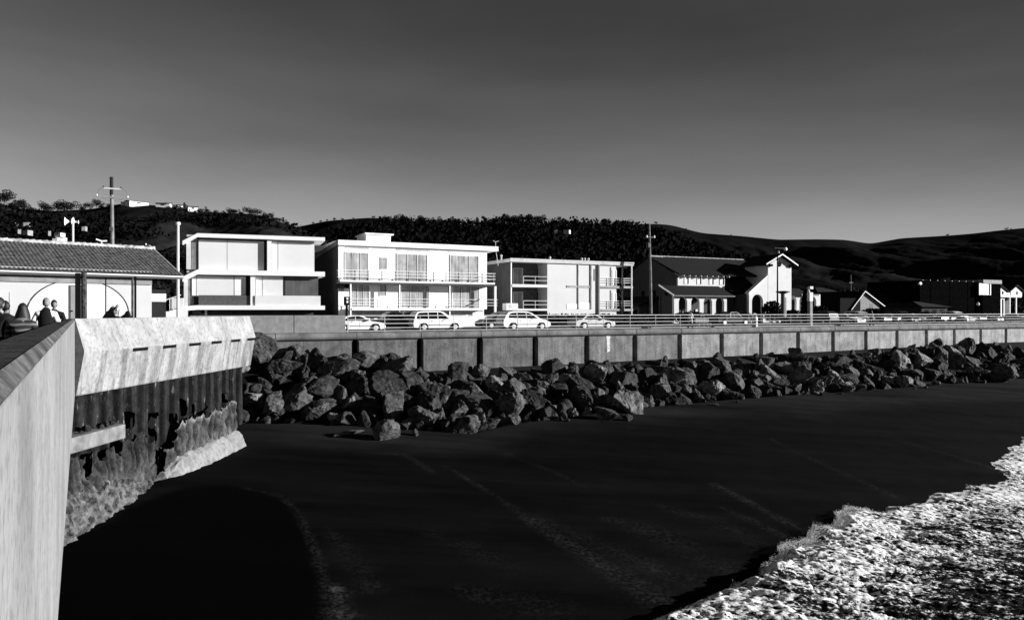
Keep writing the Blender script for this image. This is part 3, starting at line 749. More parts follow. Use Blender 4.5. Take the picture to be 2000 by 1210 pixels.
# distinct boulders set down where the photo has them (pixel of centre, radius in metres, shade, label)
SPEC = [((534, 793), 0.95, 1, 'rounded grey boulder at the left foot of the bank, nearest the eroded abutment end'),
        ((510, 686), 1.25, 1, 'grey flat-sided boulder high on the bank, touching the end of the abutment cap'),
        ((655, 722), 1.25, 1, 'big blocky boulder with a bright ragged right face, near the upper left of the bank'),
        ((770, 796), 1.2, 1, 'very large rounded boulder at the foot of the bank, largest on the left half'),
        ((750, 844), 0.75, 1, 'lone squat boulder lying out on the sand, in front of the largest rounded boulder'),
        ((914, 830), 0.95, 1, 'pointed triangular boulder standing farthest out on the sand, with white specks at its base'),
        ((685, 838), 0.55, 1, 'long low slab lying flat on the sand before the bank'),
        ((1222, 786), 1.15, 2, 'pale angular boulder at the foot of the bank, brightest of the middle stretch'),
        ((1180, 806), 0.75, 1, 'small wedge-shaped boulder half sunk in the sand, away from the bank'),
        ((1225, 814), 0.4, 0, 'tiny dark stone on the sand below the pale angular boulder'),
        ((1965, 734), 1.2, 1, 'square grey boulder ending the rock bank at the far right'),
        ((1000, 795), 1.2, 1, 'huge craggy boulder pitted all over, in the middle foreground of the bank'),
        ((1560, 738), 1.1, 2, 'smooth pale oval boulder at the foot of the bank, right of the middle'),
        ((1660, 728), 1.0, 1, 'boulder with a white streaked lower face beside the smooth pale oval one'),
        ((705, 705), 1.2, 1, 'smooth upright boulder leaning against the seawall by the first dark slot')]
def along(px, dist):
    k = (px - CX) / FPX; ox, oy = W0.x - N.x * dist, W0.y - N.y * dist
    return (k * oy - ox) / (T.x - k * T.y)
spec_pos = []
for (px, py), r, j, lab in SPEC:
    best = None
    for dist in np.arange(0.8, 20, 0.1):
        s = along(px, dist); z = float(zsand(np.array([s]), np.array([dist]))[0]) + r * 0.55
        Y = wf(s, -dist).y; e = abs(HY - z / Y * FPX - py)
        if best is None or e < best[0]: best = (e, s, dist, z)
    _, s, dist, z = best
    o = rock(wf(s, -dist, z), r, j, lab)
    if 'slab' in lab: o.scale = (1.1, .35, .25); o.rotation_euler = (0, 0, ANG + .5); o.location.z -= .2
    if 'triangular' in lab: o.rotation_euler = (.2, -.5, .5)
    spec_pos.append((s, dist, r))
cand = []
tries = 0
while len(cand) < 284 and tries < 60000:
    tries += 1
    s = random.uniform(-14.5, 77) if random.random() < .75 else random.uniform(-14.5, 20)
    t = float(toe(s)); f = random.uniform(0.02 if s < -1 else 0.24, 1.02); dist = f * t
    r = random.choice((random.uniform(.95, 1.35), random.uniform(.75, 1.1), random.uniform(.5, .8)))
    if s > 45: r = max(r, .6)
    if f > 0.9: r *= 0.75
    ok = all((s - a) ** 2 + (dist - c) ** 2 > (0.52 * (r + q)) ** 2 for a, c, q in cand) and all((s - a) ** 2 + (dist - c) ** 2 > (0.75 * (r + q)) ** 2 for a, c, q in spec_pos)
    if not ok: continue
    cand.append((s, dist, r))
for s, dist, r in cand:
    z = float(zsand(np.array([s]), np.array([dist]))[0]) + r * random.uniform(.25, .55)
    if s < 0 and dist < 3: z += 0.1
    rock(wf(s, -dist, z), r)
# smaller broken stone filling the gaps: beyond counting
lows = []
for i in range(5):
    bm = bmesh.new(); bmesh.ops.create_icosphere(bm, subdivisions=3, radius=1.0); r_ = np.random.default_rng(700 + i)
    nr_ = r_.normal(size=(11, 3)); nr_ /= np.linalg.norm(nr_, axis=1)[:, None]; h_ = r_.uniform(.5, 1, 11)
    co = np.array([v.co[:] for v in bm.verts]); dts = co @ nr_.T
    rr = np.where(dts > .05, h_[None, :] / np.maximum(dts, .05), 9).min(1); rr = np.clip(rr, .35, 1.2)
    co = co * rr[:, None] * np.array((1.2, .95, .8)); co *= (1 + .06 * fbm(co[:, 0] * 3 + co[:, 2], co[:, 1] * 3, 3, 710 + i))[:, None]
    lows.append((co, [tuple(v.index for v in f.verts) for f in bm.faces])); bm.free()
fb = MB(); rf_ = random.Random(8)
from mathutils import Euler
for i in range(330):
    s = rf_.uniform(-14.5, 77) if i % 3 else rf_.uniform(-14.5, 18); t = float(toe(s)); dist = t * rf_.uniform(.04 if s < 0 else .14, 1.03); r = rf_.uniform(.25, .55)
    c = np.array(wf(s, -dist, float(zsand(np.array([s]), np.array([dist]))[0]) + r * rf_.uniform(.3, 1.0)))
    co, fc = lows[i % 5]; R3 = np.array(Euler((rf_.uniform(0, 6), rf_.uniform(0, 6), rf_.uniform(0, 6))).to_matrix())
    fb.add((co * r) @ R3.T + c, fc)
o = fb.build('broken_stone', RM[0]); kind(tag(o, 'smaller broken stone filling the gaps between the boulders', 'stones'), 'stuff')
# small loose stones on the sand at the toe
b = MB()
for i in range(16):
    s = random.uniform(-9, 60); dist = float(toe(s)) + random.uniform(.3, 1.6)
    r = random.uniform(.12, .3)
    o = rock(wf(s, -dist, float(zsand(np.array([s]), np.array([dist]))[0]) + r * .3), r, None, 'small loose stone on the sand just off the foot of the rock bank')
    o['group'] = 'loose stones on the sand'; o.name = 'stone'; o['category'] = 'stone'
# debris on the ledge block
for i, (du, r) in enumerate(((.5, .16), (1.0, .2), (1.5, .13), (2.2, .2), (2.7, .12))):
    q = abf(u1 - du, .1 + .06 * (i % 3), zt_ if False else -5.08 + r * .4)
    o = rock((PC.x + q[0], PC.y + q[1], q[2]), r, 0, 'dark lump of rubble on the concrete ledge under the abutment cap'); o.name = 'rubble'; o['category'] = 'rubble'; o['group'] = 'rubble on the ledge'

# ================================================================== BUILDINGS
def pbox(fr, px0, px1, py0, py1, y0, y1, ref=None, yr=None):
    """box on a facade: photo columns px0..px1, rows py0..py1 (heights read at column ref), depth y0..y1"""
    yr = y0 if yr is None else yr
    r = px0 if ref is None else ref
    return MB().box(fr.x(px0, yr), fr.x(px1, yr), y0, y1, fr.z(py0, r, yr), fr.z(py1, r, yr))

# ---- modern two-storey house with projecting slabs
f1 = Front((-30.3, 72.0), math.radians(20), -1.65)
M_hp = mat('house_panel', .68, .6, .3, .05, .35)
h = thing('modern_house', 'modern two-storey house of white slabs and wide blank windows, beside the tiled building', 'house', f1.loc(), f1.ang)
R = 390
core = MB(); core.box(f1.x(364), f1.x(614), .55, 9, f1.z(604, R), f1.z(458, R)); core.build('wall', M_offw, h)
def slab(pyt, pyb, drop):
    x0, x1 = f1.x(386), f1.x(634); xl = f1.x(357); zt, zb = f1.z(pyt, R), f1.z(pyb, R)
    b = MB(); b.extr([(x0, zb), (x1, zb), (x1, zt), (x0, zt), (xl, zt - drop), (xl, zb - drop)], -0.36, 9.4); return b
slab(456, 463.5, .78).build('roof', M_white, h)
slab(526.5, 536, .72).build('floor_slab', M_white, h)
slab(596, 604.5, .12).build('floor_slab', M_white, h)
def b1(name, px0, px1, py0, py1, y0, y1, m, par=None): return pbox(f1, px0, px1, py0, py1, y0, y1, R).build(name, m, par or h)
M_dk2 = mat('recess_shade', 0.02, 0.9, 0.1, 0.1)  # shadow of the window recesses put in as near-black colour
b1('reveal_shade', 383, 522, 464.6, 526.4, .38, .56, M_dk2); b1('reveal_shade', 378, 498, 536.1, 595.9, .38, .56, M_dk2)
b1('window', 388, 443, 467.5, 526, .22, .37, M_hp); b1('window', 444, 515.5, 467.5, 526, .22, .37, M_hp)
b1('window', 531, 542.3, 467.5, 526, .22, .54, M_hp); b1('window', 543.3, 614, 467.5, 526, .2, .54, M_hp)
b1('window', 384, 456.5, 538.5, 577, .22, .37, M_hp); b1('window', 458, 480, 538.5, 577, .22, .37, M_white)
b1('window', 375, 383, 538.5, 577, .24, .37, M_white)
b1('balcony_glass', 388, 488.5, 576, 596, .02, .06, mat('smoked_glass', 0.085, 0.4, 0.4, 0.3, 6))
b1('column', 521.8, 530.5, 464.5, 526.5, -.12, .5, M_white); b1('column', 489.2, 499, 536, 596, -.12, .5, M_white)
b1('window', 500, 512, 538.5, 576, .24, .54, M_hp); b1('window', 513, 553, 538.5, 576, .22, .54, M_hp)
b1('reveal_shade', 553.5, 557, 537, 576, .20, .5, M_dk2)
b1('concrete_wall', 557, 621.5, 536.2, 577, .30, .75, mat('stained_grey_concrete', 0.105, 0.9, 0.2, 0.3, 0.8, 0.3, 8, 0.35, 1.2))
b1('balcony_parapet', 498.5, 626, 576, 597, -.22, .1, M_hp)
b1('side_panel', 364, 372, 466.5, 526, .10, .5, M_offw); b1('side_panel', 373.5, 386, 466.5, 526, .32, .5, mat('side_louvre', 0.16, 0.8, 0.3, 0.3, 2))
b1('side_panel', 359, 366, 540, 604, .10, .5, M_offw); b1('side_panel', 366.5, 375, 540, 596, .32, .5, mat('side_louvre', 0.16))
b1('garage', 405, 612, 604.6, 640, .9, 8, mat('garage_charcoal', 0.035, 0.8, 0.2, 0.2))
for px in (452, 508, 560): b1('garage_joint', px, px + .8, 605, 640, .88, .905, M_dgrey)
b1('pier_post', 400, 404, 604.6, 640, .5, 1.2, M_offw)

# ---- white stairs with a handrail between plaza building and modern house
st = thing('entry_stairs', 'white concrete stairs with a sloping white handrail, left of the modern house', 'stairs', f1.loc(), f1.ang)
b = MB()
for i in range(8):
    xa = f1.x(308) + (f1.x(362) - f1.x(308)) * i / 8
    b.box(xa, f1.x(368), -2.4 + .001 * i, -.6 - .001 * i, -1.0, f1.z(616, R) + (f1.z(600, R) - f1.z(616, R)) * (i + 1) / 8 + .002 * i)
b.build('steps', M_white, st)
zr0, zr1 = f1.z(597, R), f1.z(577, R)
MB().tube([(f1.x(296), -2.4, zr0), (f1.x(357), -2.4, zr1)], .05, 6).build('handrail', M_whitem, st)
for px in (300, 318, 336, 352):
    q = (px - 296) / 61.0; z = zr0 + (zr1 - zr0) * q; MB().tube([(f1.x(px), -2.4, z), (f1.x(px), -2.4, z - 1.0)], .025, 5).build('baluster', M_whitem, st)
pbox(f1, 335, 358, 582, 604, -1.2, -.7, R).build('side_wall', M_offw, st)

# ---- long white apartment house with balconies
f2 = wfront(661, 23.0)
h = thing('apartment_house', 'long white two-storey apartment house with flat roof, roof box and full-length balcony', 'house', f2.loc(), f2.ang)
def b2(name, px0, px1, py0, py1, y0, y1, m, par=None, ref=661, bev=0): return pbox(f2, px0, px1, py0, py1, y0, y1, ref).build(name, m, par or h, bevel=bev)
xr = f2.x(951); zfl = f2.z(600.5, 661); zroof = f2.z(468.6, 661)
MB().box(0, xr, 0, 13, 0, f2.z(478.0, 661)).build('wall', M_white, h)
MB().box(-.06, -.005, 0.06, 13, 0, f2.z(478.4, 661)).build('side_wall', M_dark, h)  # thin dark panel standing in for shade on the unlit side
MB().box(f2.x(659.3), f2.x(971.3), -.32, 13.5, f2.z(478.4, 661), zroof).build('roof', M_white, h)
b = MB(); b.extr([(-.32, zroof - .003), (13.5, zroof - .9), (13.5, zroof - 1.5), (-.32, zroof - .54)], f2.x(659.3) - .05, f2.x(659.3) - .002, 'x'); b.build('side_fascia', M_dgrey, h)
MB().box(f2.x(715, 3), f2.x(763, 3), 3, 7, zroof - .2, f2.z(457, 715, 3)).build('roof_box', M_white, h)
MB().box(f2.x(714, 3) - .1, f2.x(764, 3) + .25, 2.8, 7.2, f2.z(457, 715, 3) + .003, f2.z(454.6, 715, 3)).build('roof_box_cap', M_white, h)
for a, c in ((674, 697), (698, 720.5), (774, 804), (805, 837), (838.5, 876), (877, 937)):
    b2('frieze_panel', a, c, 481, 484.5, -.02, .02, mat('frieze_grey', .42) if a in (674, 698, 774, 805) else M_offw)
def slider(px0, px1, py0, py1, ref, n=3, dark=True):
    fr = b2('sliding_door', px0 - 1, px1 + 1, py0 - 1, py1, -.07, .02, M_whitem, None, ref)
    w = (px1 - px0) / n
    for i in range(n):
        a = px0 + w * i + .8; c = px0 + w * (i + 1) - 1.2
        b2('pane', a, c, py0 + .6, py1 - 1, -.085, -.02, M_curt, fr, ref)
        if dark: b2('mullion', c - .6, c + .6, py0 + 1, py1 - 2, -.10, -.09, M_dgrey, fr, ref)
    return fr
slider(674.5, 719, 492, 549, 674.5); slider(776, 835, 495, 550, 776); slider(880, 935, 498, 553, 880)
def window2(px0, px1, py0, py1, ref):
    fr = b2('window', px0 - 1, px1 + 1, py0 - 1, py1 + 1, -.06, .02, M_whitem, None, ref)
    b2('pane', px0, px1, py0, py1, -.075, -.02, M_curt, fr, ref); b2('mullion', px1 - 1.6, px1 - .4, py0, py1, -.09, -.08, M_dgrey, fr, ref)
window2(744, 755.5, 503, 524.5, 744)
slider(687, 721, 557, 600, 687); slider(784, 838, 558, 601, 784); slider(884, 936, 559, 603, 884)
window2(742, 754, 557, 577, 742)
b2('window_shade', 662, 671.5, 554, 568, -.05, .02, M_mid)
# balcony
zb1, zb0 = f2.z(548.5, 664), f2.z(554.5, 664)
xb0, xb1 = f2.x(664, -1.5), f2.x(966, -1.5)
MB().box(xb0, xb1, -1.5, -.002, zb0, zb1).build('balcony_slab', mat('slab_edge_grey', 0.06, .8), h)
MB().box(xb0 - .02, xb1 + .02, -1.56, -1.504, zb1 - .13, zb1 + .05).build('balcony_trim', M_white, h)
n = 13
for i in range(n):
    x = xb0 + .1 + (xb1 - xb0 - .2) * i / (n - 1); MB().box(x - .04, x + .04, -1.52, -1.44, zb1 + .052, zb1 + 1.12).build('balcony_post', M_dgrey if i % 2 else M_mid, h)
for z in (.45, .8, 1.12): MB().tube([(xb0 - .1, -1.55, zb1 + z), (xb1 + .1, -1.55, zb1 + z)], .035, 5).build('balcony_rail', M_whitem, h)
for x in (xb0 + .05, xb1 - .05):
    for z in (.45, .8, 1.12): MB().tube([(x, -1.47, zb1 + z), (x, -.03, zb1 + z)], .035, 5).build('balcony_rail', M_whitem, h)
MB().box(xb0 - .1, xb0 + 1.2, -1.2, -.05, zb0 - .45, zb0 - .003).build('balcony_box', M_black, h)
# lower terrace
zt = f2.z(601, 690); xt0, xt1 = f2.x(687, -1.5), f2.x(944, -1.5)
MB().box(xt0, xt1, -1.5, -.004, zt - .25, zt).build('terrace_slab', M_white, h)
MB().box(xt0, xt1, -1.45, -.006, zt - .36, zt - .253).build('terrace_joint', M_dgrey, h)
for px in (685, 780.5, 878.5):
    x = f2.x(px, -1.4); MB().box(x - .07, x + .07, -1.45, -1.32, 0, zb0 - .003).build('pillar', M_white, h)
    MB().box(x - .15, x - .075, -1.44, -1.3, 0, zb0 - .003).build('pillar_edge', M_dgrey, h)
x = f2.x(967.5, -1.4); MB().box(x - .12, x + .12, -1.45, -1.25, 0, zb0 - .003).build('pillar', M_white, h)
for z in (.3, .62, .98): MB().tube([(xt0, -1.5, zt + z), (f2.x(972, -1.5), -1.5, zt + z)], .03, 5).build('terrace_rail', M_whitem, h)
for px in (724, 738, 812, 833, 850, 905, 925): x = f2.x(px, -1.5); MB().box(x - .03, x + .03, -1.49, -1.43, zt + .002, zt + 1.0).build('terrace_post', M_mid, h)
b = MB(); b.tube([(f2.x(910, -1.6), -1.6, zt + .2), (f2.x(938, -1.6), -1.6, zt + 1.05)], .06, 5); b.build('stair_rail', M_dgrey, h)
# ground level: garage doors
b2('garage_door', 690, 707, 605, 616, -.04, .02, M_pale); b2('garage_door', 751, 776, 605, 618, -.04, .02, M_pale)
for px in (775.5, 876): b2('downpipe', px, px + 2, 603.5, 614, -.1, .02, M_dgrey)
b2('garage_opening', 946, 951, 603, 622, -.03, .02, M_black)
MB().box(xr + .01, f2.x(972), 0.5, 6, 0, zt - .2).build('side_passage', M_black, h)
lw = thing('garden_wall', 'low white wall with a flared end, between the two parked white vans', 'wall', f2.loc(), f2.ang)
b = MB(); xa, xc = f2.x(868, -3.4), f2.x(962, -3.4); b.extr([(xa, -.1), (xc - 1.2, -.1), (xc - .6, .1), (xc - .25, 1.0), (xc, 1.12), (xa, 1.15)], -3.5, -3.2); b.build('wall', M_white, lw)
MB().box(xa, xc - .4, -3.515, -3.505, .45, .50).build('groove', M_pale, lw)
# roof mast
ms = thing('roof_antenna', 'thin antenna mast with short arms at the right end of the white apartment house roof', 'antenna', f2.loc(), f2.ang)
xm = f2.x(968, .5)
MB().tube([(xm + .35, .5, zroof - 2.2), (xm, .5, zroof - .2), (xm, .5, f2.z(471.5, 968, .5))], .04, 5).build('mast', M_galv, ms)
b = MB(); z = f2.z(472.5, 968, .5); b.tube([(xm - .35, .5, z + .15), (xm, .5, z), (xm + .4, .5, z + .15)], .035, 5); b.build('arm', M_galv, ms)
# dark double-lens box on a post
sg = thing('viewer_post', 'black post carrying a box with two round pale lenses, left end of the apartment house', 'post', wf(s_at(677, 6), 6, -1.65), ANG)
Yv = wf(s_at(677, 6), 6).y
def zv(py): return (HY - py) / FPX * Yv + 1.65
MB().tube([(0, 0, 0), (0, 0, zv(590))], .1, 8).build('post', M_black, sg)
MB().box(-.22, .22, -.14, .14, zv(596), zv(579)).build('head_box', M_black, sg, bevel=.04)
for z in (zv(583), zv(589.5)): 
    b = MB(); b.lathe([(.09, 0), (.1, .02), (.07, .05)], n=12); o = b.build('lens', M_white, sg); o.location = (0.0, -.145, z); o.rotation_euler = (math.pi / 2, 0, 0)

# ---- pale block with open corner balconies
f3 = wfront(997.5, 26.0, -1.65)
h = thing('flat_roof_block', 'pale flat-roofed two-storey block with recessed corner balconies, right of the long white apartment house', 'house', f3.loc(), f3.ang)
def b3(name, px0, px1, py0, py1, y0, y1, m, par=None, ref=997.5, yr=None): return pbox(f3, px0, px1, py0, py1, y0, y1, ref, yr).build(name, m, par or h)
zg0 = f3.z(602.5, 997.5); zmid = (f3.z(560, 997.5), f3.z(554.5, 997.5)); zrf = (f3.z(511, 997.5), f3.z(504.5, 997.5))
xe = f3.x(1216); X1 = f3.x(1069); X2 = f3.x(1166.5); XE = f3.x(1234.6)
MB().box(.02, X1, 2.6, 13, -.5, zrf[0]).build('back_wall', mat('recess_shade_wall', 0.12, .9), h)  # back wall coloured darker to carry the shade of the recess
MB().box(X1 + .004, f3.x(1205), 0, 13, -.5, zrf[0]).build('wall', mat('block_render', 0.55, 0.8, 0.3, 0.05, .4), h)
MB().box(-.02, .16, 0, 13.02, -.5, zrf[0]).build('side_wall', mat('block_side_shade', 0.06, .9, .2, .2, .8), h)  # left side coloured dark to carry its shade
MB().box(0, .14, -.03, -.003, zg0, zrf[0]).build('corner_post', M_white, h)
MB().box(-.12, XE + .1, -.25, 13.3, *zrf).build('roof', mat('roof_edge_pale', 0.5, .8, .2, .2, 1), h)
MB().box(-.2, XE + .15, -.28, -.254, zrf[1] - .16, zrf[1] + .04).build('roof_trim', M_galv, h)
MB().box(.165, X1 - .003, -.1, 2.59, *zmid).build('balcony_floor', M_offw, h)
MB().box(.165, X1 - .003, -.1, 2.59, zg0 - .25, zg0).build('balcony_floor', M_offw, h)
for za in (zmid[1], zg0):
    for z in (.5, 1.0): MB().tube([(f3.x(1022), -.05, za + z), (X1 - .02, -.05, za + z)], .03, 5).build('balcony_rail', M_whitem, h)
    x = f3.x(1045); MB().box(x - .03, x + .03, -.08, -.02, za, za + 1.0).build('balcony_post', M_galv, h)
    x = f3.x(1022); MB().box(x - .03, x + .03, -.08, -.02, za, za + 1.0).build('balcony_post', M_galv, h)
    d = MB().box(f3.x(1001, 2.6), f3.x(1021, 2.6), 2.5, 2.62, za + .003, za + 2.2).build('sliding_door', M_whitem, h)
    MB().box(f3.x(1003, 2.6), f3.x(1010, 2.6), 2.46, 2.52, za + .1, za + 2.1).build('pane', M_curt, d)
    MB().box(f3.x(1011, 2.6), f3.x(1018, 2.6), 2.47, 2.52, za + .1, za + 2.1).build('pane', M_curt, d)
    MB().box(f3.x(1049, 2.6), f3.x(1062, 2.6), 2.5, 2.62, za + .003, za + 2.2).build('balcony_door', M_glass, h)
    # right corner balcony
    MB().box(f3.x(1168), XE, -.2, 2.6, za - .28, za).build('balcony_floor', mat('slab_edge_pale', .3, .8), h)
    for z in (.45, .75, 1.05):
        MB().tube([(f3.x(1168), -.15, za + z), (XE - .05, -.15, za + z)], .03, 5).build('balcony_rail', M_whitem, h)
        MB().tube([(XE - .06, -.15, za + z), (XE - .06, 2.5, za + z)], .03, 5).build('balcony_rail', M_whitem, h)
    for px in (1188, 1202, 1218): x = f3.x(px); MB().box(x - .04, x + .04, -.18, -.12, za, za + 1.05).build('balcony_post', M_mid, h)
    w_ = MB().box(f3.x(1191.5, -.02), f3.x(1193.5, -.02), -.03, -.004, za, za + 2.5).build('shadow_gap', M_dgrey, h)
    d = MB().box(f3.x(1196, -.02), f3.x(1204, -.02), -.05, -.004, za + .1, za + 2.15).build('balcony_window', M_whitem, h)
    MB().box(f3.x(1201.5, -.02), f3.x(1202.6, -.02), -.06, -.052, za + .1, za + 2.1).build('mullion', M_dgrey, d)
for px, r in ((1169.5, .09), (1215.5, .07), (1233.3, .08)):
    x = f3.x(px, -.1); MB().box(x - r, x + r, -.22, -.06, -.3, zrf[0] - .003).build('post', M_galv if px > 1220 else M_mid, h)
b3('downpipe', 1129, 1131, 513, 603, -.1, -.004, mat('pipe_grey', .34), ref=1069); b3('downpipe', 1154, 1156.5, 513, 603, -.12, -.004, mat('pipe_grey', .34), ref=1069)
b3('wall_band', 1107, 1128.8, 556, 560.5, -.06, -.003, mat('band_grey', .33), ref=1069); b3('wall_band', 1131.3, 1153.8, 556, 560.5, -.06, -.003, mat('band_grey', .33), ref=1069)
b3('lower_panel', 1107, 1128.5, 593, 603, -.03, -.003, M_white, ref=1069); b3('lower_panel', 1131.5, 1153.5, 591, 603, -.03, -.003, M_white, ref=1069)
b3('name_plaque', 1160.5, 1162.5, 522, 546, -.05, -.003, M_mid, ref=1069)
for px, py in ((979, 503.5), (1074, 501), (1136, 502), (1142, 500.5), (1149, 502.5)):
    x = f3.x(px, 3); MB().lathe([(.1, 0), (.1, .45), (.17, .46), (.17, .6), (.05, .7)], (x, 3, zrf[1]), 8).build('roof_vent', M_galv, h)
hg = thing('hedge', 'low dark clipped hedge on a bank in front of the pale flat-roofed block', 'hedge', wf(s_at(1012, 22), 22, -1.65), ANG)
def leaf_cloud(n, size, fn, rnd):
    b = MB()
    for _ in range(n):
        c = Vector(fn(rnd)); a = Vector((rnd.gauss(0, 1), rnd.gauss(0, 1), rnd.gauss(0, 1))).normalized()
        t = a.orthogonal().normalized(); u = a.cross(t); s1 = size * rnd.uniform(.5, 1.2); s2 = s1 * rnd.uniform(.5, .9)
        b.v += [tuple(c + t * s1), tuple(c + u * s2), tuple(c - t * s1), tuple(c - u * s2)]
        k = len(b.v); b.f.append((k - 4, k - 3, k - 2, k - 1))
    return b
M_leaf = mat('dark_foliage', 0.008, 0.95, 0.05, 0.6, 0.6)
M_leaf2 = mat('mid_foliage', 0.026, 0.95, 0.05, 0.6, 0.6)
M_bark = mat('bark', 0.03, 0.95, 0.1, 0.3)
rl = random.Random(3)
hl = s_at(1300, 22) - s_at(1012, 22)
leaf_cloud(2600, .22, lambda r: (r.uniform(0, hl), r.uniform(0, 2.5), r.uniform(.2, 1.2) * (1 + .12 * math.sin(r.uniform(0, hl)))), rl).build('foliage', M_leaf, hg)
MB().box(0.1, hl - .1, .3, 2.3, -.2, 1.0).build('bank', M_leaf, hg)
bx = thing('meter_cabinet', 'pale boxy low cabinet at the left front corner of the flat-roofed block', 'cabinet', f3.loc(), f3.ang)
pbox(f3, 988, 1012, 592, 606, -1.6, -.6, 990).build('cabinet_body', M_offw, bx, bevel=.05)
pbox(f3, 996, 1000, 595, 600, -1.63, -1.61, 990).build('door', M_pale, bx)

# ---- mission-style church
ZG = -1.65
f4 = wfront(1316.6, 30.0, ZG)
h = thing('church', 'mission-style church with white arcade, row of clerestory windows, dark roofs and a gabled tower', 'church', f4.loc(), f4.ang)
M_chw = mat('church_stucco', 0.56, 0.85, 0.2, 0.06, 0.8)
M_chd = mat('church_shade_stucco', 0.05, 0.9, 0.1, 0.15)  # dark copy of the stucco, with the sides' shade put into the colour
def arcade(x0, x1, z0, z1, arches, y0, y1, seg=10):
    """wall with round-headed openings: arches = [(xc, half width, spring z)]"""
    b = MB(); edges = [x0]
    for xc, r, zs in arches: edges += [xc - r, xc + r]
    edges.append(x1)
    for i in range(0, len(edges), 2): b.box(edges[i], edges[i + 1], y0, y1, z0, z1)
    for xc, r, zs in arches:
        pts = [(xc - r, z1)] + [(xc - r * math.cos(math.pi * i / seg), zs + r * math.sin(math.pi * i / seg)) for i in range(seg + 1)] + [(xc + r, z1)]
        for i in range(1, len(pts) - 2):
            a, c = pts[i], pts[i + 1]; b.extr([(a[0], a[1]), (c[0], c[1]), (c[0], z1), (a[0], z1)], y0, y1)
    return b
zt4 = f4.z(576.5, 1316.6)
ar = []
for px in (1334, 1358.3, 1382.6, 1406.3):
    r_ = (f4.x(px + 8.3) - f4.x(px - 8.3)) / 2; ar.append((f4.x(px), r_, f4.z(579.3, 1316.6) - r_))
arcade(0, f4.x(1419.5), -.4, zt4, ar, 0, .45).build('arcade_wall', M_chw, h)
MB().box(-.2, f4.x(1424), 3.0, 3.3, -.4, zt4).build('inner_wall', mat('arcade_inner_shade', .04, .9), h)  # inner wall coloured dark so the arches look shaded inside
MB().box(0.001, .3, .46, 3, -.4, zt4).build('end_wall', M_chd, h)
for i, px in enumerate((1336, 1361)):
    x = f4.x(px, 2.9); MB().box(x - .25, x + .35, 2.88, 2.99, .3, 2.0).build('inner_door', M_pale, h)
xc0, xc1 = f4.x(1324, 3), f4.x(1415.5, 3); zc0, zc1 = f4.z(557.5, 1324, 3), f4.z(535.5, 1324, 3)
b = MB(); b.extr([(-.5, zt4 + .02), (3.0, zc0 + .02), (3.0, zc0 - .2), (-.5, zt4 - .2)], -.4, f4.x(1430), 'x'); b.build('arcade_roof', M_roof, h)
b = MB(); b.extr([(-.52, zt4 + .06), (3.0, zc0 + .1), (3.0, zc0 - .1), (-.52, zt4 - .14)], -.52, -.405, 'x'); b.build('roof_edge', M_white, h)
b = MB(); b.box(-.4, f4.x(1431), -.56, -.51, zt4 + .02, zt4 - .14); b.build('gutter', mat('gutter_grey', .12), h)
MB().box(xc0, xc1, 3.005, 9, zt4 - .3, zc1 + .25).build('clerestory_wall', M_chw, h)
for px in (1342.3, 1367, 1391, 1411.5):
    w_ = MB().box(f4.x(px - 6, 3), f4.x(px + 2.5, 3), 2.94, 3.02, zc0 + .25, zc1 - .35).build('window', M_pale, h)
    MB().box(f4.x(px, 3), f4.x(px + 2.2, 3), 2.92, 2.95, zc0 + .3, zc1 - .4).build('pane', M_black, w_)
    MB().box(f4.x(px - 6.5, 3), f4.x(px + 2.8, 3), 2.9, 2.99, zc1 - .3, zc1 - .18).build('lintel', M_pale, w_)
# main roof and shaded gable end
yr = 10.0; zrg = f4.z(503, 1360, yr); xg0 = f4.x(1325, 3); xr1 = f4.x(1452, yr)
ze = zc1 + .12
b = MB(); b.extr([(2.3, ze), (yr, zrg), (17.7, ze), (17.7, ze - .25), (yr, zrg - .25), (2.3, ze - .25)], xg0 - .5, xr1, 'x'); b.build('main_roof', M_roof, h)
b = MB(); b.box(xg0 - .3, xr1, yr - .12, yr + .12, zrg - .05, zrg + .06); b.build('ridge_tiles', mat('ridge_pale', .38, .8, .2, .5, 3), h)
for k_ in range(9):
    x = xc0 + .6 + k_ * 1.12; MB().box(x, x + .12, 2.25, 2.9, ze - .42, ze - .26).build('rafter_end', M_pale, h)
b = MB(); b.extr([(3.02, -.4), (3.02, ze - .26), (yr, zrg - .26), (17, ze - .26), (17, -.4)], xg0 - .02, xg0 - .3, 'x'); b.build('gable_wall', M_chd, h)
for y in (5.5, 8.5, 11.5):
    MB().box(xg0 - .33, xg0 - .305, y - .4, y + .4, 3.4, 5.0).build('gable_window', M_black, h)
# side aisle in shade, left of the gable
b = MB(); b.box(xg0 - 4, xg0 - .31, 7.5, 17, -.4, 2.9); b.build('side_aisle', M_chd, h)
b = MB(); b.extr([(xg0 - 4.4, 2.7), (xg0 - .31, 4.1), (xg0 - .31, 3.9), (xg0 - 4.4, 2.5)], 7.0, 17.4); b.build('side_aisle_roof', M_roof, h)
for y in (8.6, 11.2, 13.8): MB().box(xg0 - 4.03, xg0 - 4.003, y - .6, y + .6, -.3, 1.9).build('side_opening', M_black, h)
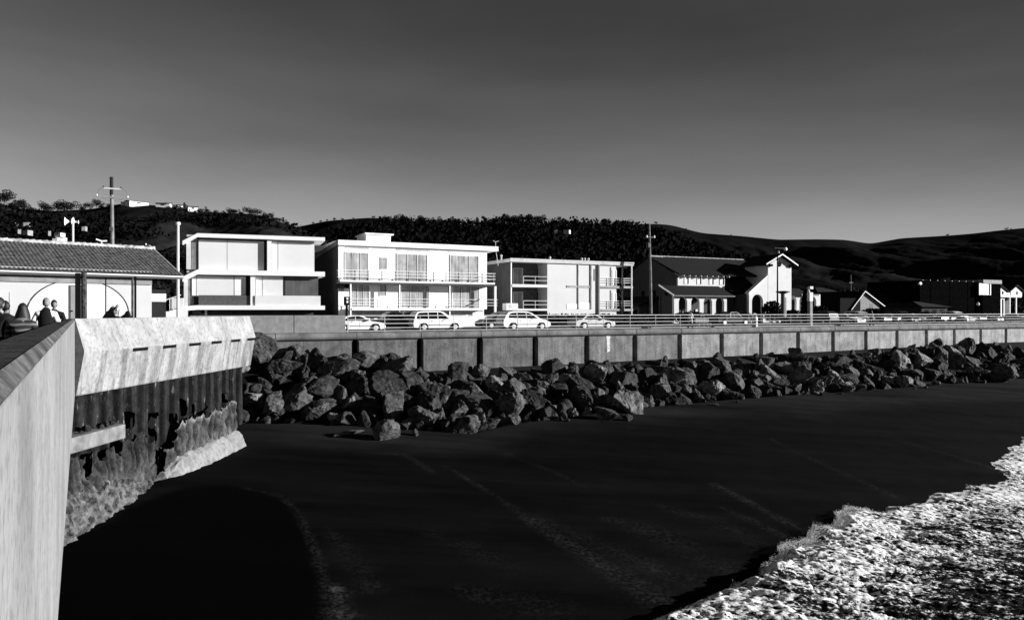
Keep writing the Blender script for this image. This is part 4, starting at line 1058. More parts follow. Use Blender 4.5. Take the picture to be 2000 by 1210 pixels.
# transverse wing, sloping entrance wall and tower
xe0, xe1 = f4.x(1463), f4.x(1497); xt1_ = f4.x(1545.5)
zE0, zE1 = f4.z(573, 1463), f4.z(541, 1497)
MB().box(f4.x(1424), xe0 - .004, 3.3, 10, -.4, zE0 + .2).build('wing_wall', M_chd, h)
b = MB(); b.extr([(1.5, zE0 + .4), (8.0, zrg - 1.4), (14.5, zE0 + .4), (14.5, zE0 + .1), (8, zrg - 1.8), (1.5, zE0 + .1)], f4.x(1421, 3), f4.x(1500), 'x'); b.build('wing_roof', M_roof, h)
rE = (f4.x(1490.5) - f4.x(1468.5)) / 2; xE = (f4.x(1490.5) + f4.x(1468.5)) / 2; zsE = f4.z(574.5, 1480) - rE
b = MB()
xs_ = sorted([xe0, xe1 + .3, xE - rE, xE + rE] + [xE - rE * math.cos(math.pi * i / 12) for i in range(1, 12)])
def ztopE(x): return zE0 + (zE1 - zE0) * (x - xe0) / (xe1 - xe0)
for a, c in zip(xs_[:-1], xs_[1:]):
    def lo(x): return -.4 if (x <= xE - rE + 1e-6 and c <= xE - rE + 1e-6) or a >= xE + rE - 1e-6 else zsE + math.sqrt(max(rE * rE - (x - xE) ** 2, 0))
    b.extr([(a, lo(a)), (c, lo(c)), (c, ztopE(c)), (a, ztopE(a))], 0, .5)
b.build('entrance_wall', M_chw, h)
b = MB(); b.extr([(xe0 - .25, ztopE(xe0) + .0), (xe1, zE1 + .1), (xe1, zE1 + .28), (xe0 - .25, ztopE(xe0) + .18)], -.25, .6); b.build('entrance_coping', M_white, h)
MB().box(xe0 + .3, xe1 + .3, 1.6, 1.8, -.4, zE0).build('entrance_back', mat('entrance_dark', .02), h)
MB().box(xe0 + .004, xe0 + .3, .51, 3.0, -.4, zE0 - .1).build('entrance_side', M_chd, h)
xm_ = (xe1 + xt1_) / 2; ztw = f4.z(515, 1521); zap = f4.z(499, 1521)
b = MB(); b.extr([(xe1 + .31, -.4), (xt1_, -.4), (xt1_, ztw), (xm_, zap), (xe1 + .31, ztw)], -.02, 5.0); b.build('tower', M_chw, h)
MB().box(xe1 + .02, xe1 + .305, .02, 1.2, -.4, zE1 - .15).build('tower_recess', M_black, h)
b = MB(); e = .75; sl = (zap - ztw) / (xt1_ - xm_) if True else 0
b.extr([(xe1 + .31 - e, ztw - sl * e + .02), (xm_, zap + .02), (xt1_ + e, ztw - sl * e + .02), (xt1_ + e, ztw - sl * e + .25), (xm_, zap + .27), (xe1 + .31 - e, ztw - sl * e + .25)], -.7, 5.6); b.build('tower_roof', M_roof, h)
for sgn in (-1, 1):
    xa = xm_; xb = xm_ + sgn * ((xt1_ - xm_) + e)
    b = MB(); b.extr([(xa, zap + .28), (xb, ztw - sl * e + .26), (xb, ztw - sl * e + .06), (xa, zap + .06)], -.76, -.705); b.build('bargeboard', M_white, h)
b = MB(); b.lathe([(.42, 0), (.42, .03)], n=16); o = b.build('round_window', M_black, h); o.location = (xm_ + .05, -.03, ztw - .05); o.rotation_euler = (math.pi / 2, 0, 0)
for x in (xe1 + .75, xt1_ - .35): MB().box(x - .3, x + .3, -.35, -.03, ztw - .45, ztw - .1).build('corbel', M_black, h)
# right arcade wing
xw1 = f4.x(1612); zw = f4.z(573.5, 1546)
ar = []
for px in (1558.5, 1578, 1597):
    r_ = (f4.x(px + 7) - f4.x(px - 7)) / 2; ar.append((f4.x(px), r_, f4.z(577.5, 1546) - r_))
arcade(xt1_ + .01, xw1, -.4, zw, ar, 1.0, 1.4).build('arcade_wall', M_chw, h)
MB().box(xt1_ + .01, xw1, 3, 3.2, -.4, zw).build('inner_wall', mat('arcade_inner_shade', .04), h)  # same painted shade behind the right-hand arches
b = MB(); b.extr([(.5, zw - .05), (3.6, f4.z(561, 1550)), (3.6, f4.z(561, 1550) - .25), (.5, zw - .25)], xt1_ + .01, xw1 - 2.5, 'x'); b.build('arcade_roof', M_roof, h)
MB().box(xt1_ + .3, f4.x(1569), 3.2, 3.6, f4.z(563, 1550), f4.z(560.5, 1550)).build('ridge_tiles', M_white, h)
MB().box(xw1 - 5, xw1 - 1, .4, .55, zw - .25, zw + .02).build('gutter', mat('gutter_grey', .12), h)

# ---- houses at the right
def gable_house(name, label, px0, px1, d, py_base, py_eave, py_apex, depth, m, roofm, apex_px=None, over=.5, door=False, grp=None):
    f = wfront(px0, d, -1.65); x1 = f.x(px1); xa = f.x(apex_px) if apex_px else x1 / 2
    t = thing(name, label, 'house', f.loc(), f.ang, grp)
    ze = f.z(py_eave, px0); za = f.z(py_apex, px0); b = MB(); b.extr([(0, -.3), (x1, -.3), (x1, ze), (xa, za), (0, ze)], 0, depth); b.build('wall', m, t)
    sl0 = (za - ze) / xa; sl1 = (za - ze) / (x1 - xa)
    for s_, xb, zb in ((-1, -over, ze - sl0 * over), (1, x1 + over, ze - sl1 * over)):
        b = MB(); b.extr([(xa, za + .01), (xb, zb + .01), (xb, zb + .2), (xa, za + .2)], -.4, depth + .4); b.build('roof', roofm, t)
        b = MB(); b.extr([(xa, za + .2), (xb, zb + .2), (xb, zb + .02), (xa, za + .02)], -.46, -.405); b.build('bargeboard', M_pale, t)
    return t, f, x1, ze, za
t, f, x1, ze, za = gable_house('gabled_house', 'grey gable-fronted low house with overhanging eaves, behind the car park', 1668, 1718, 34, 600, 594, 569.5, 10, mat('gable_grey', .22, .85, .2, .15, 2), M_roof, 1686, 1.2)
for a in (1699, 1703): x = f.x(a); MB().box(x, x + .35, -.03, .01, ze - .6, ze + .1).build('vent', M_dgrey, t)
MB().box(f.x(1640), f.x(1679.5), -.1, -.003, -.3, f.z(582, 1668)).build('carport', M_black, t)
def hip_house(label, px0, px1, d, py_eave, py_ridge, depth, grp=None):
    f = wfront(px0, d, -1.65); x1 = f.x(px1); ze = f.z(py_eave, px0); zr = f.z(py_ridge, px0)
    t = thing('hip_roof_house', label, 'house', f.loc(), f.ang)
    MB().box(0, x1, 0, depth, -.3, ze).build('wall', mat('dark_house_wall', .035, .9, .1, .2), t)
    e = .6; k = min(depth / 2, x1 / 2.5)
    b = MB(); b.add([(-e, -e, ze), (x1 + e, -e, ze), (x1 + e, depth + e, ze), (-e, depth + e, ze), (k, depth / 2, zr), (x1 - k, depth / 2, zr)], [(0, 1, 5, 4), (1, 2, 5), (2, 3, 4, 5), (3, 0, 4), (3, 2, 1, 0)]); b.build('roof', M_roof, t)
    for q in (.2, .5, .8):
        w_ = MB().box(x1 * q - .5, x1 * q + .5, -.04, .01, ze - 1.6, ze - .5).build('window', M_black, t)
        MB().box(x1 * q - .58, x1 * q + .58, -.06, -.03, ze - 1.7, ze - 1.6).build('sill', M_mid, w_)
    return t
hip_house('long low dark hip-roofed house between the church wing and the gable-fronted house', 1600, 1668, 48, 578, 559, 9)
hip_house('dark low house with a faint grey hipped roof, right of the gable-fronted house', 1738, 1800, 44, 590, 572, 9)
hip_house('dark small house with a lighter low roof in front of the flat-roofed brown building', 1800, 1850, 26, 599, 588, 7)
f5 = wfront(1796, 40, -1.65)
h = thing('flat_roof_building', 'long dark flat-roofed building ending in a tall white-curtained window bay, far right', 'house', f5.loc(), f5.ang)
z5 = f5.z(547, 1796)
M_dbr = mat('dark_brown_siding', 0.003, 1.0, .0, .3, 1)
MB().box(0, f5.x(1911.5), 0, 12, -.3, z5).build('wall', M_dbr, h)
MB().box(f5.x(1911.7), f5.x(1947), -.8, 12, -.3, z5 + .05).build('bay_wall', M_dbr, h)
MB().box(f5.x(1911.5), f5.x(1947.5), -1.0, 12.1, z5 - .35, z5 + .45).build('bay_roof', mat('bay_fascia', .24, .8), h)
w_ = MB().box(f5.x(1912, -.8), f5.x(1935, -.8), -.86, -.79, f5.z(575.5, 1912, -.8), f5.z(553, 1912, -.8)).build('window', M_whitem, h)
MB().box(f5.x(1914, -.8), f5.x(1930, -.8), -.88, -.85, f5.z(575, 1912, -.8), f5.z(553.5, 1912, -.8)).build('pane', M_curt, w_)
MB().box(f5.x(1931, -.8), f5.x(1933, -.8), -.9, -.87, f5.z(575, 1912, -.8), f5.z(553.5, 1912, -.8)).build('mullion', M_black, w_)
for q in np.linspace(.05, .9, 8): x = f5.x(1796) + (f5.x(1911) - 0) * q; MB().box(x - .05, x + .12, -.05, .2, z5 + .002, z5 + .1).build('roof_clip', M_galv, h)
for a in (1818, 1855, 1890): x = f5.x(a); MB().box(x - .03, x + .03, -.05, -.002, 0, z5 - .2).build('batten', M_dbr, h)
f6 = wfront(1949, 43, -1.65)
h = thing('white_cottage', 'white cottage with two small gables and an open porch, at the far right', 'house', f6.loc(), f6.ang)
z6a, z6b, z6c = f6.z(602, 1949), f6.z(577, 1949), f6.z(557, 1949)
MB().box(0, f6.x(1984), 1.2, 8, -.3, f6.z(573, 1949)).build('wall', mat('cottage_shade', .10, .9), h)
for a, c, ap in ((1949, 1966, 1951.5), (1974.5, 1996, 1985)):
    b = MB(); b.extr([(f6.x(a), z6b), (f6.x(c), z6b), (f6.x(c), f6.z(569, 1949)), (f6.x(ap), z6c), (f6.x(a), f6.z(566, 1949))], 0, 5); b.build('gable_wall', M_white, h)
    b = MB(); b.extr([(f6.x(ap), z6c + .02), (f6.x(c + 3), f6.z(569, 1949) - .1), (f6.x(c + 3), f6.z(569, 1949) + .15), (f6.x(ap), z6c + .3)], -.3, 5.3); b.build('roof', M_roof, h)
    b = MB(); b.extr([(f6.x(ap), z6c + .02), (f6.x(a - 2), f6.z(567, 1949) - .1), (f6.x(a - 2), f6.z(567, 1949) + .15), (f6.x(ap), z6c + .3)], -.3, 5.3); b.build('roof', M_roof, h)
    xw = f6.x((a + c) / 2 + 1); MB().box(xw - .3, xw + .3, -.03, .01, z6b + .3, z6b + 1.0).build('window', M_black, h)
MB().box(f6.x(1966.2), f6.x(1974.3), .1, 5, z6b, f6.z(571, 1949)).build('link_wall', M_white, h)
MB().box(f6.x(1947), f6.x(1990), -.6, 1.2, z6b - .35, z6b - .004).build('porch_beam', M_offw, h)
MB().box(f6.x(1950), f6.x(1962), 0, 1.19, -.3, z6b - .36).build('porch_wall', M_white, h)
MB().box(f6.x(1957), f6.x(1960), -.03, -.003, .5, z6b - .8).build('window', M_black, h)
for px in (1972.5, 1985): x = f6.x(px, -.5); MB().box(x - .12, x + .12, -.55, -.3, -.3, z6b - .36).build('porch_post', M_white, h)

# ---- tiled plaza building on the left
f7 = Front((-24.9, 51.3), math.radians(45), -1.6)
h = thing('tiled_building', 'low white building with dark tiled gable roof and a thin painted arch, far left', 'building', f7.loc(), f7.ang)
ze7 = 2.46 + 1.6; zr7 = 4.66 + 1.6; XL = -16.0; XRt = 1.9; dp = 5.0; oh = .55
M_plz = mat('plaza_stucco', 0.50, .85, .2, .05, .6)
M_plz2 = mat('plaza_stucco_grey', 0.39, .85, .2, .05, .6)
MB().box(XL, 0, 0, 9.5, -.4, ze7 + .3).build('wall', M_plz2, h)
# curved terracotta tiles in rows down the slope
def tiles(y0, z0, y1, z1, x0, x1, sgn=1):
    nx = int((x1 - x0) / .05); ny = 90
    Xg, Q = np.meshgrid(np.linspace(x0, x1, nx), np.linspace(0, 1, ny), indexing='ij')
    L_ = math.hypot(y1 - y0, z1 - z0); row = (Q * L_ / .36)
    hgt = .055 * np.abs(np.sin(math.pi * (Xg / .24 + 0.5 * np.floor(row) * 0))) + .05 * (1 - (row % 1.0)) + .02 * fbm(Xg * 1.2, row * .4, 3, 95)
    ny_, nz_ = -(z1 - z0) / L_, (y1 - y0) / L_
    return Xg, y0 + (y1 - y0) * Q + ny_ * hgt, z0 + (z1 - z0) * Q + nz_ * hgt
M_tile = mat('grey_roof_tiles', 0.075, .9, .2, .45, 2.5, .4, 18, speck=.45, spscale=5)
Xg, Yg, Zg = tiles(-oh, ze7, dp, zr7, XL, XRt)
grid_mesh('roof', Xg, Yg, Zg, M_tile, parent=h, smooth=False)
b = MB(); b.extr([(-oh, ze7 - .02), (dp, zr7 - .02), (2 * dp + oh, ze7 - .02), (2 * dp + oh, ze7 - .2), (dp, zr7 - .25), (-oh, ze7 - .2)], XL, XRt, 'x'); b.build('roof_deck', M_dgrey, h)
b = MB()
for i in range(46):
    x = XL + i * .39; b.tube([(x, dp, zr7 + .07), (x + .40, dp, zr7 + .09 + .02 * (i % 2))], [.15, .17], 8)
b.build('ridge_tiles', mat('ridge_lichen', .42, .9, .2, .5, 4, speck=.4, spscale=3), h)
MB().tube([(XL, -oh - .05, ze7 - .02), (XRt, -oh - .05, ze7 - .02)], .055, 6).build('gutter', M_offw, h)
b = MB(); b.extr([(-oh, ze7 + .04), (dp, zr7 + .05), (dp, zr7 - .12), (-oh, ze7 - .12)], XRt + .002, XRt + .09, 'x'); b.build('rake_tiles', M_mid, h)
MB().box(XL, -.02, -.12, -.003, ze7 - .62, ze7 - .21).build('eave_band', mat('eave_grey', .18, .8), h)
# painted arch (lighter field, dark outline) and door
zfl = 0.95
xa0, xa1 = f7.x(52), f7.x(251); xm7 = (xa0 + xa1) / 2; rw = (xa1 - xa0) / 2; zh = f7.z(545.5, 153)
zc = f7.z(612, 153); rh = zh - zc
n = 40
arcp = [(xm7 - rw * math.cos(math.pi * i / n), zc + rh * math.sin(math.pi * i / n)) for i in range(n + 1)]
b = MB(); b.extr([(xm7 - rw, -.3)] + arcp + [(xm7 + rw, -.3)], -.02, -.004); b.build('arch_field', M_plz, h)
MB().tube([(p[0], -.03, p[1]) for p in arcp], .035, 5).build('arch_outline', M_dgrey, h)
d7 = MB().box(f7.x(134.5), f7.x(159.5), -.06, -.01, 0, f7.z(557, 147)).build('door_frame', M_dgrey, h)
MB().box(f7.x(137), f7.x(158), -.09, -.055, 0, f7.z(559, 147)).build('door', mat('door_grey', .17, .7, .3, .12, 2), d7)
o = MB().ell((f7.x(139.5), -.14, f7.z(607, 140)), (.05, .05, .05)).build('handle', M_black, d7)
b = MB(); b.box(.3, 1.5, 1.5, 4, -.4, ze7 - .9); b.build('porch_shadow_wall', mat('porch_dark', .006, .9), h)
MB().box(.3, 1.45, 1.35, 1.49, ze7 - 1.75, ze7 - 1.2).build('porch_sign_board', M_white, h)

# ================================================================== TREES AND SCRUB
def tree_proto(i, n, hh, ww, shape):
    r = random.Random(900 + i)
    lobes = []
    for _ in range(7 if shape != 'tall' else 6):
        if shape == 'tall': lobes.append(((r.uniform(-.12, .12) * ww, r.uniform(-.12, .12) * ww, hh * r.uniform(.25, .9)), ww * r.uniform(.16, .3), hh * r.uniform(.14, .22)))
        else: lobes.append(((r.uniform(-.34, .34) * ww, r.uniform(-.34, .34) * ww, hh * r.uniform(.28, .76)), ww * r.uniform(.20, .32), hh * r.uniform(.18, .27)))
    def pos(r):
        c, a, h_ = r.choice(lobes)
        while True:
            v = Vector((r.uniform(-1, 1), r.uniform(-1, 1), r.uniform(-1, 1)))
            if v.length < 1 and (v.length > .55 or r.random() < .25): break
        return (c[0] + v.x * a, c[1] + v.y * a, c[2] + v.z * h_)
    crown = leaf_cloud(int(n * 1.3), hh * .042, pos, r)
    tr = MB(); top = Vector((r.uniform(-.05, .05) * ww, r.uniform(-.05, .05) * ww, hh * .6))
    tr.tube([(0, 0, -hh * .15), (top.x * .3, top.y * .3, hh * .25), tuple(top)], [hh * .03, hh * .022, hh * .008], 6)
    for c, a, h_ in lobes[:4]:
        z0 = hh * r.uniform(.25, .45); tr.tube([(top.x * .4, top.y * .4, z0), ((top.x + c[0]) / 2, (top.y + c[1]) / 2, (z0 + c[2]) / 2 + .2), c], [hh * .014, hh * .01, hh * .004], 5)
    return crown, tr
TP = []
for i, (n, hh, ww, shp) in enumerate(((700, 10, 12, 'round'), (700, 10, 10, 'round'), (650, 10, 14, 'round'), (500, 10, 6, 'tall'), (650, 10, 9, 'round'))):
    c, t_ = tree_proto(i, n, hh, ww, shp)
    root = thing('tree', 'x', 'tree'); c.build('crown', M_leaf, root); t_.build('trunk', M_bark, root); TP.append([root, False])
rt = random.Random(11)
def tree(px, H, Y, hpx, kind_, label, group, dz=0):
    p = pt(px, HY, Y); z = hill_z(H, px, Y) - .6 + dz; hgt = hpx / FPX * Y; q = hgt / 10.0
    root, used = TP[kind_]
    w = q * rt.uniform(.85, 1.2)
    if not used:
        TP[kind_][1] = True; root.location = (p.x, p.y, z); root.scale = (w, w, q); root['label'] = label; root['group'] = group; root.rotation_euler = (0, 0, rt.uniform(0, 6)); return root
    return dup(root, (p.x, p.y, z), rt.uniform(0, 6.28), (w, w, q), label, group)
LT = 'dark bushy tree standing on the skyline of the left hill'; LG = 'trees on the left skyline'
for px, hpx, k in ((-6, 26, 0), (8, 30, 1), (24, 18, 4), (34, 22, 0), (47, 20, 2), (60, 15, 4), (82, 20, 2), (94, 16, 0), (114, 20, 2), (127, 24, 0), (138, 22, 2), (160, 13, 4), (176, 14, 0), (189, 19, 1), (198, 12, 4), (212, 11, 0), (326, 9, 4), (345, 12, 0), (360, 13, 3), (366, 11, 4), (392, 12, 0), (404, 13, 4), (424, 11, 0), (433, 9, 4), (447, 15, 2), (456, 13, 0), (469, 13, 4), (484, 16, 2), (496, 14, 0), (503, 15, 2), (515, 14, 4), (524, 16, 0), (533, 15, 4), (543, 12, 0), (553, 12, 3), (561, 10, 4), (572, 8, 0), (583, 8, 4)):
    tree(px, HL, 517 + rt.uniform(-8, 3), hpx * 1.15, k, LT, LG)
ST = 'dark round scrub tree on the grassy slope of the left hill'; SG = 'scrub trees on the left slope'
for _ in range(34):
    px = rt.choice((rt.uniform(330, 640), rt.uniform(0, 330))); Y = rt.uniform(360, 500)
    tree(px, HL, Y, rt.uniform(7, 15), rt.choice((0, 1, 2, 4)), ST, SG)
WT = 'tall dark tree in the wooded ridge behind the white houses'; WG = 'trees of the wooded ridge'
for i in range(62):
    px = 690 + i * 9.0 + rt.uniform(-4, 4)
    hp = rt.uniform(11, 20) + (5 if 750 < px < 860 or 980 < px < 1060 or 1160 < px < 1230 else 0)
    tree(px, HM, 695 + rt.uniform(-14, 4), hp, rt.choice((0, 1, 4, 2, 3)), WT, WG)
FT = 'lone small tree on the skyline of the far grassy hills'; FG = 'lone trees on the far skyline'
for px, hp in ((1281, 7), (1246, 4), (1851, 5), (1966, 6), (1975, 3), (1340, 3), (1428, 3), (612, 5), (625, 6), (638, 5), (652, 7), (668, 5), (690, 4), (730, 6), (748, 5)):
    tree(px, HF, 1497, hp, rt.choice((0, 2)), FT, FG)
# continuous scrub and woodland: beyond counting
M_woods = mat('woodland_foliage', 0.0042, 0.95, 0.03, 0.6, 0.05)
def scrub(name, label, H, n, pxr, Yr, size, m, seed, mask=None):
    r = random.Random(seed); b = MB()
    k_ = 0
    while k_ < n:
        px = r.uniform(*pxr); Y = r.uniform(*Yr)
        X = (px - CX) / FPX * Y
        if mask is not None and not mask(px, Y, X, r): 
            k_ += .2; continue
        k_ += 1
        z = hill_z(H, px, Y); s_ = size * r.uniform(.5, 1.4)
        for _ in range(18):
            c = Vector((X + r.gauss(0, s_ * .42), Y + r.gauss(0, s_ * .42), z + s_ * r.uniform(.0, .7)))
            a = Vector((r.gauss(0, 1), r.gauss(0, 1), r.gauss(0, 1))).normalized(); t = a.orthogonal().normalized(); u = a.cross(t); q = s_ * r.uniform(.06, .17)
            b.v += [tuple(c + t * q), tuple(c + u * q * .8), tuple(c - t * q), tuple(c - u * q * .8)]; n_ = len(b.v); b.f.append((n_ - 4, n_ - 3, n_ - 2, n_ - 1))
    o = b.build(name, m); return kind(tag(o, label, 'woodland'), 'stuff')
def lmask(px, Y, X, r):
    v = float(perlin(np.array([X * .012]), np.array([Y * .02]), 77)[0]) + (0.35 if px < 230 else -.3) + (.4 if Y < 330 else 0) + (.35 if px > 520 else 0)
    return v > .15
scrub('hillside_scrub', 'dark patchy scrub and woodland covering the left hill', HL, 1900, (-200, 680), (250, 490), 7, M_woods, 21, lmask)
scrub('woodland', 'dense black woodland covering the middle hill behind the houses', HM, 4600, (520, 1480), (330, 694), 10, M_woods, 22)
# tree belt behind the buildings (dark mass between hill foot and roofs)
b_r = random.Random(31)
def belt(n, px0, px1, Y0, Y1, h0, h1, label, seed):
    r = random.Random(seed); b = MB()
    for _ in range(n):
        px = r.uniform(px0, px1); Y = r.uniform(Y0, Y1); X = (px - CX) / FPX * Y; hh = h0 + (h1 - h0) * (0.5 + 0.5 * float(perlin(np.array([X * .08]), np.array([Y * .06]), 79)[0]))
        for _ in range(26):
            z = -1.8 + hh * r.random() ** .7; c = Vector((X + r.gauss(0, 1.6), Y + r.gauss(0, 1.6), z))
            a = Vector((r.gauss(0, 1), r.gauss(0, 1), r.gauss(0, 1))).normalized(); t = a.orthogonal().normalized(); u = a.cross(t); q = r.uniform(.3, .8)
            b.v += [tuple(c + t * q), tuple(c + u * q * .8), tuple(c - t * q), tuple(c - u * q * .8)]; n_ = len(b.v); b.f.append((n_ - 4, n_ - 3, n_ - 2, n_ - 1))
    return kind(tag(b.build('tree_belt', M_leaf), label, 'trees'), 'stuff')
belt(260, 1560, 2080, 235, 290, 7, 12, 'dark belt of garden trees behind the houses at the right', 41)
belt(200, 560, 1300, 135, 180, 4, 8, 'dark belt of trees between the white houses and the wooded hill', 42)
belt(120, -60, 380, 95, 140, 4, 9, 'dark trees behind the tiled plaza building', 43)
# bushes and a cypress near the church
def bush(px, d, w, hgt, label, nm='bush', n=500, zg=-1.65):
    s = s_at(px, d); t = thing(nm, label, 'bush' if nm == 'bush' else 'tree', wf(s, d, zg), ANG); r = random.Random(int(px))
    def pos(r):
        while True:
            v = Vector((r.uniform(-1, 1), r.uniform(-1, 1), r.uniform(-1, 1)))
            if v.length < 1: return (v.x * w, v.y * w, hgt * (.5 + .5 * v.z))
    leaf_cloud(n * 4, .17, pos, r).build('foliage', M_leaf, t)
    MB().tube([(0, 0, -.1), (0, 0, hgt * .7)], [.12, .03], 6).build('stem', M_bark, t)
bush(1508, 26, 1.6, 3.3, 'round dark bush at the foot of the church tower')
bush(1545, 22, 2.2, 1.9, 'low dark bush right of the flared pillar lamp')
bush(1430, 24, 3.2, 1.7, 'wide dark bush before the church side wall')
bush(1350, 23, 3.0, 1.6, 'dark low shrub in front of the church arcade')
bush(1575, 10, .62, 4.4, 'slim dark columnar cypress beside the white lamp pillar', 'cypress_tree', 700)
bush(1602, 24, 1.4, 2.6, 'dark bush at the end of the church right wing')
bush(1700, 28, 1.7, 2.2, 'dark bush under the eave of the gable-fronted house')

# houses on the left hill
def hill_house(px, py, wpx, hpx, Y, label, grp=None, m=M_white):
    p = pt(px, py, Y); w = wpx / FPX * Y; hh = hpx / FPX * Y
    t = thing('hill_house', label, 'house', (p.x, p.y, p.z - .5), ANG + (.5 * math.sin(px)), grp)
    MB().box(-w / 2, w / 2, 0, max(w * .5, 4), -2, hh).build('wall', m, t)
    b = MB(); b.extr([(-.6, hh), (max(w * .25, 2), hh + hh * .35), (max(w * .5, 4) + .6, hh)], -w / 2 - .5, w / 2 + .5, 'x'); b.build('roof', M_roof, t)
    MB().box(-w * .12, w * .12, -.08, -.003, hh * .3, hh * .75).build('window', M_glass, t)
M_hh = mat('hill_house_wall', .26, .9, .2, .3, .3)
for px, py, w, hh, Y, lab in ((33, 435, 6, 4, 415, 'small white house, leftmost on the lower left hill'), (50, 433, 10, 3, 420, 'long white house just right of the leftmost hill house'),
        (38, 447, 6, 4, 370, 'small white hillside house below the leftmost one'), (49, 449, 11, 4, 365, 'white hillside house with a long wall, low on the left hill'),
        (112, 457, 13, 9, 345, 'large bright hillside house above the tiled roof'), (120, 463, 22, 4, 335, 'long bright terrace house just below the large hillside house'),
        (107, 464, 9, 3, 333, 'small white hillside house left of the bright terrace'), (57, 468, 12, 4, 320, 'white hillside house just over the tiled roof ridge'),
        (97, 450, 5, 4, 350, 'tiny pale hillside house up and left of the large bright one'), (163, 441, 7, 3, 380, 'tiny grey-white hillside house between siren pole and utility pole')):
    hill_house(px, py, w * .9, hh * .62, Y, lab, None, M_hh if w < 12 else M_pale)
for px, py, w, lab in ((243, 399, 14, 'white skyline house directly right of the utility pole'), (272, 398, 38, 'longest white skyline building on the left hilltop'), (318, 401, 26, 'second long white skyline building, right of the longest one'), (352, 405, 10, 'small white skyline house between two trees'), (377, 408, 18, 'white skyline house, rightmost on the left hilltop')):
    hill_house(px, py, w, 5.5, 513, lab)
for px, lab in ((1086, 'left'), (1104, 'middle'), (1113, 'right')):
    hill_house(px, 450, 5, 3, 560, 'tiny pale house in the wooded hill, %s of three above the flat-roofed block' % lab, 'tiny houses in the woodland', M_pale)

# ================================================================== POLES, LAMPS, STREET FURNITURE
def pole_at(px, Y, zg=-1.65): p = pt(px, HY, Y); return (p.x, p.y, zg)
def zY(py, Y, zg=-1.65): return (HY - py) / FPX * Y - zg
Y = 63.0
u = thing('utility_pole', 'tall weathered wooden utility pole with curved wire brackets, behind the tiled roof', 'utility pole', pole_at(221, Y), ANG)
top = zY(346, Y); lean = -.12
MB().tube([(0, 0, -.3), (lean * .5, 0, top * .5), (lean, 0, top)], [.20, .17, .13], 10).build('pole', M_wood, u)
MB().tube([(lean, -.02, top - 1.5), (lean, -.02, top)], .145, 10).build('pole_top_band', M_dark, u)
for py, w in ((369, .65), (386, 1.15)):
    z = zY(py, Y); b = MB(); b.box(-w - .05, w - .05, -.2, -.1, z - .06, z + .06); b.build('crossarm', M_galv if py == 369 else M_mid, u)
    for sx in (-1, 1):
        MB().lathe([(.03, 0), (.07, .03), (.06, .1), (.03, .16)], (sx * w - .05, -.15, z + .05), 8).build('insulator', M_white if py > 380 else M_dgrey, u)
for sx in (-1, 1):
    a = Vector((sx * .65 - .05, -.15, zY(369, Y) + .15)); c = Vector((sx * 1.15 - .05, -.15, zY(386, Y) + .15))
    MB().tube([a, (a + c) / 2 + Vector((sx * .12, 0, .08)), c], .012, 5).build('jumper_wire', M_dgrey, u)
    MB().tube([c, c + Vector((-sx * .5, 0, -.28)), Vector((lean * .8, -.1, zY(394, Y)))], .010, 5).build('jumper_wire', M_dgrey, u)
MB().box(-.28, -.02, -.3, -.1, zY(452, Y), zY(444, Y)).build('junction_box', M_dgrey, u)
for z in (5.2, 7.0): MB().lathe([(.2, 0), (.2, .12)], (lean * .5, 0, z), 10).build('band', M_galv, u)
Y = 60.0
u = thing('siren_pole', 'white pole topped by horn loudspeakers pointing both ways, above the tiled roof', 'siren', pole_at(142.5, Y), ANG)
z = zY(433, Y)
MB().tube([(0, 0, -.3), (0, 0, z + .35)], [.09, .07], 8).build('pole', M_whitem, u)
def horn(name, sx, r, l, par):
    o = MB().lathe([(.05, 0), (.07, l * .4), (r * .5, l * .75), (r, l), (r * .9, l + .01), (.04, l * .5)], n=14).build(name, M_whitem, par); o.rotation_euler = (0, sx * math.pi / 2, 0); o.location = (sx * .05, 0, z); return o
horn('horn', -1, .34, .52, u); horn('horn', 1, .16, .34, u)
MB().box(-.1, .1, -.16, .16, z - .18, z + .22).build('driver_box', M_whitem, u)
Y = 58.0
u = thing('lamp_pole', 'tall thin pale pole with dark domed cap between tiled building and modern house', 'pole', pole_at(347.5, Y), ANG)
z = zY(430, Y)
MB().tube([(0, 0, -.4), (0, 0, z - .35)], [.12, .10], 10).build('pole', M_offw, u)
MB().lathe([(.10, 0), (.17, .02), (.17, .22), (.12, .24)], (0, 0, z - .38), 12).build('collar', M_white, u)
MB().lathe([(.14, 0), (.13, .12), (.05, .22), (.03, .45)], (0, 0, z - .14), 10).build('cap', M_black, u)
u = thing('roof_vent', 'white T-shaped vent pipe behind the tiled roof ridge', 'vent', pole_at(198, 57), ANG)
MB().tube([(0, 0, 3), (0, 0, zY(471, 57))], .06, 8).build('pipe', M_galv, u)
b = MB(); b.tube([(-.36, 0, zY(469, 57) + .05), (0, 0, zY(471, 57)), (.38, 0, zY(470, 57))], .07, 8); b.build('top_bar', M_whitem, u)
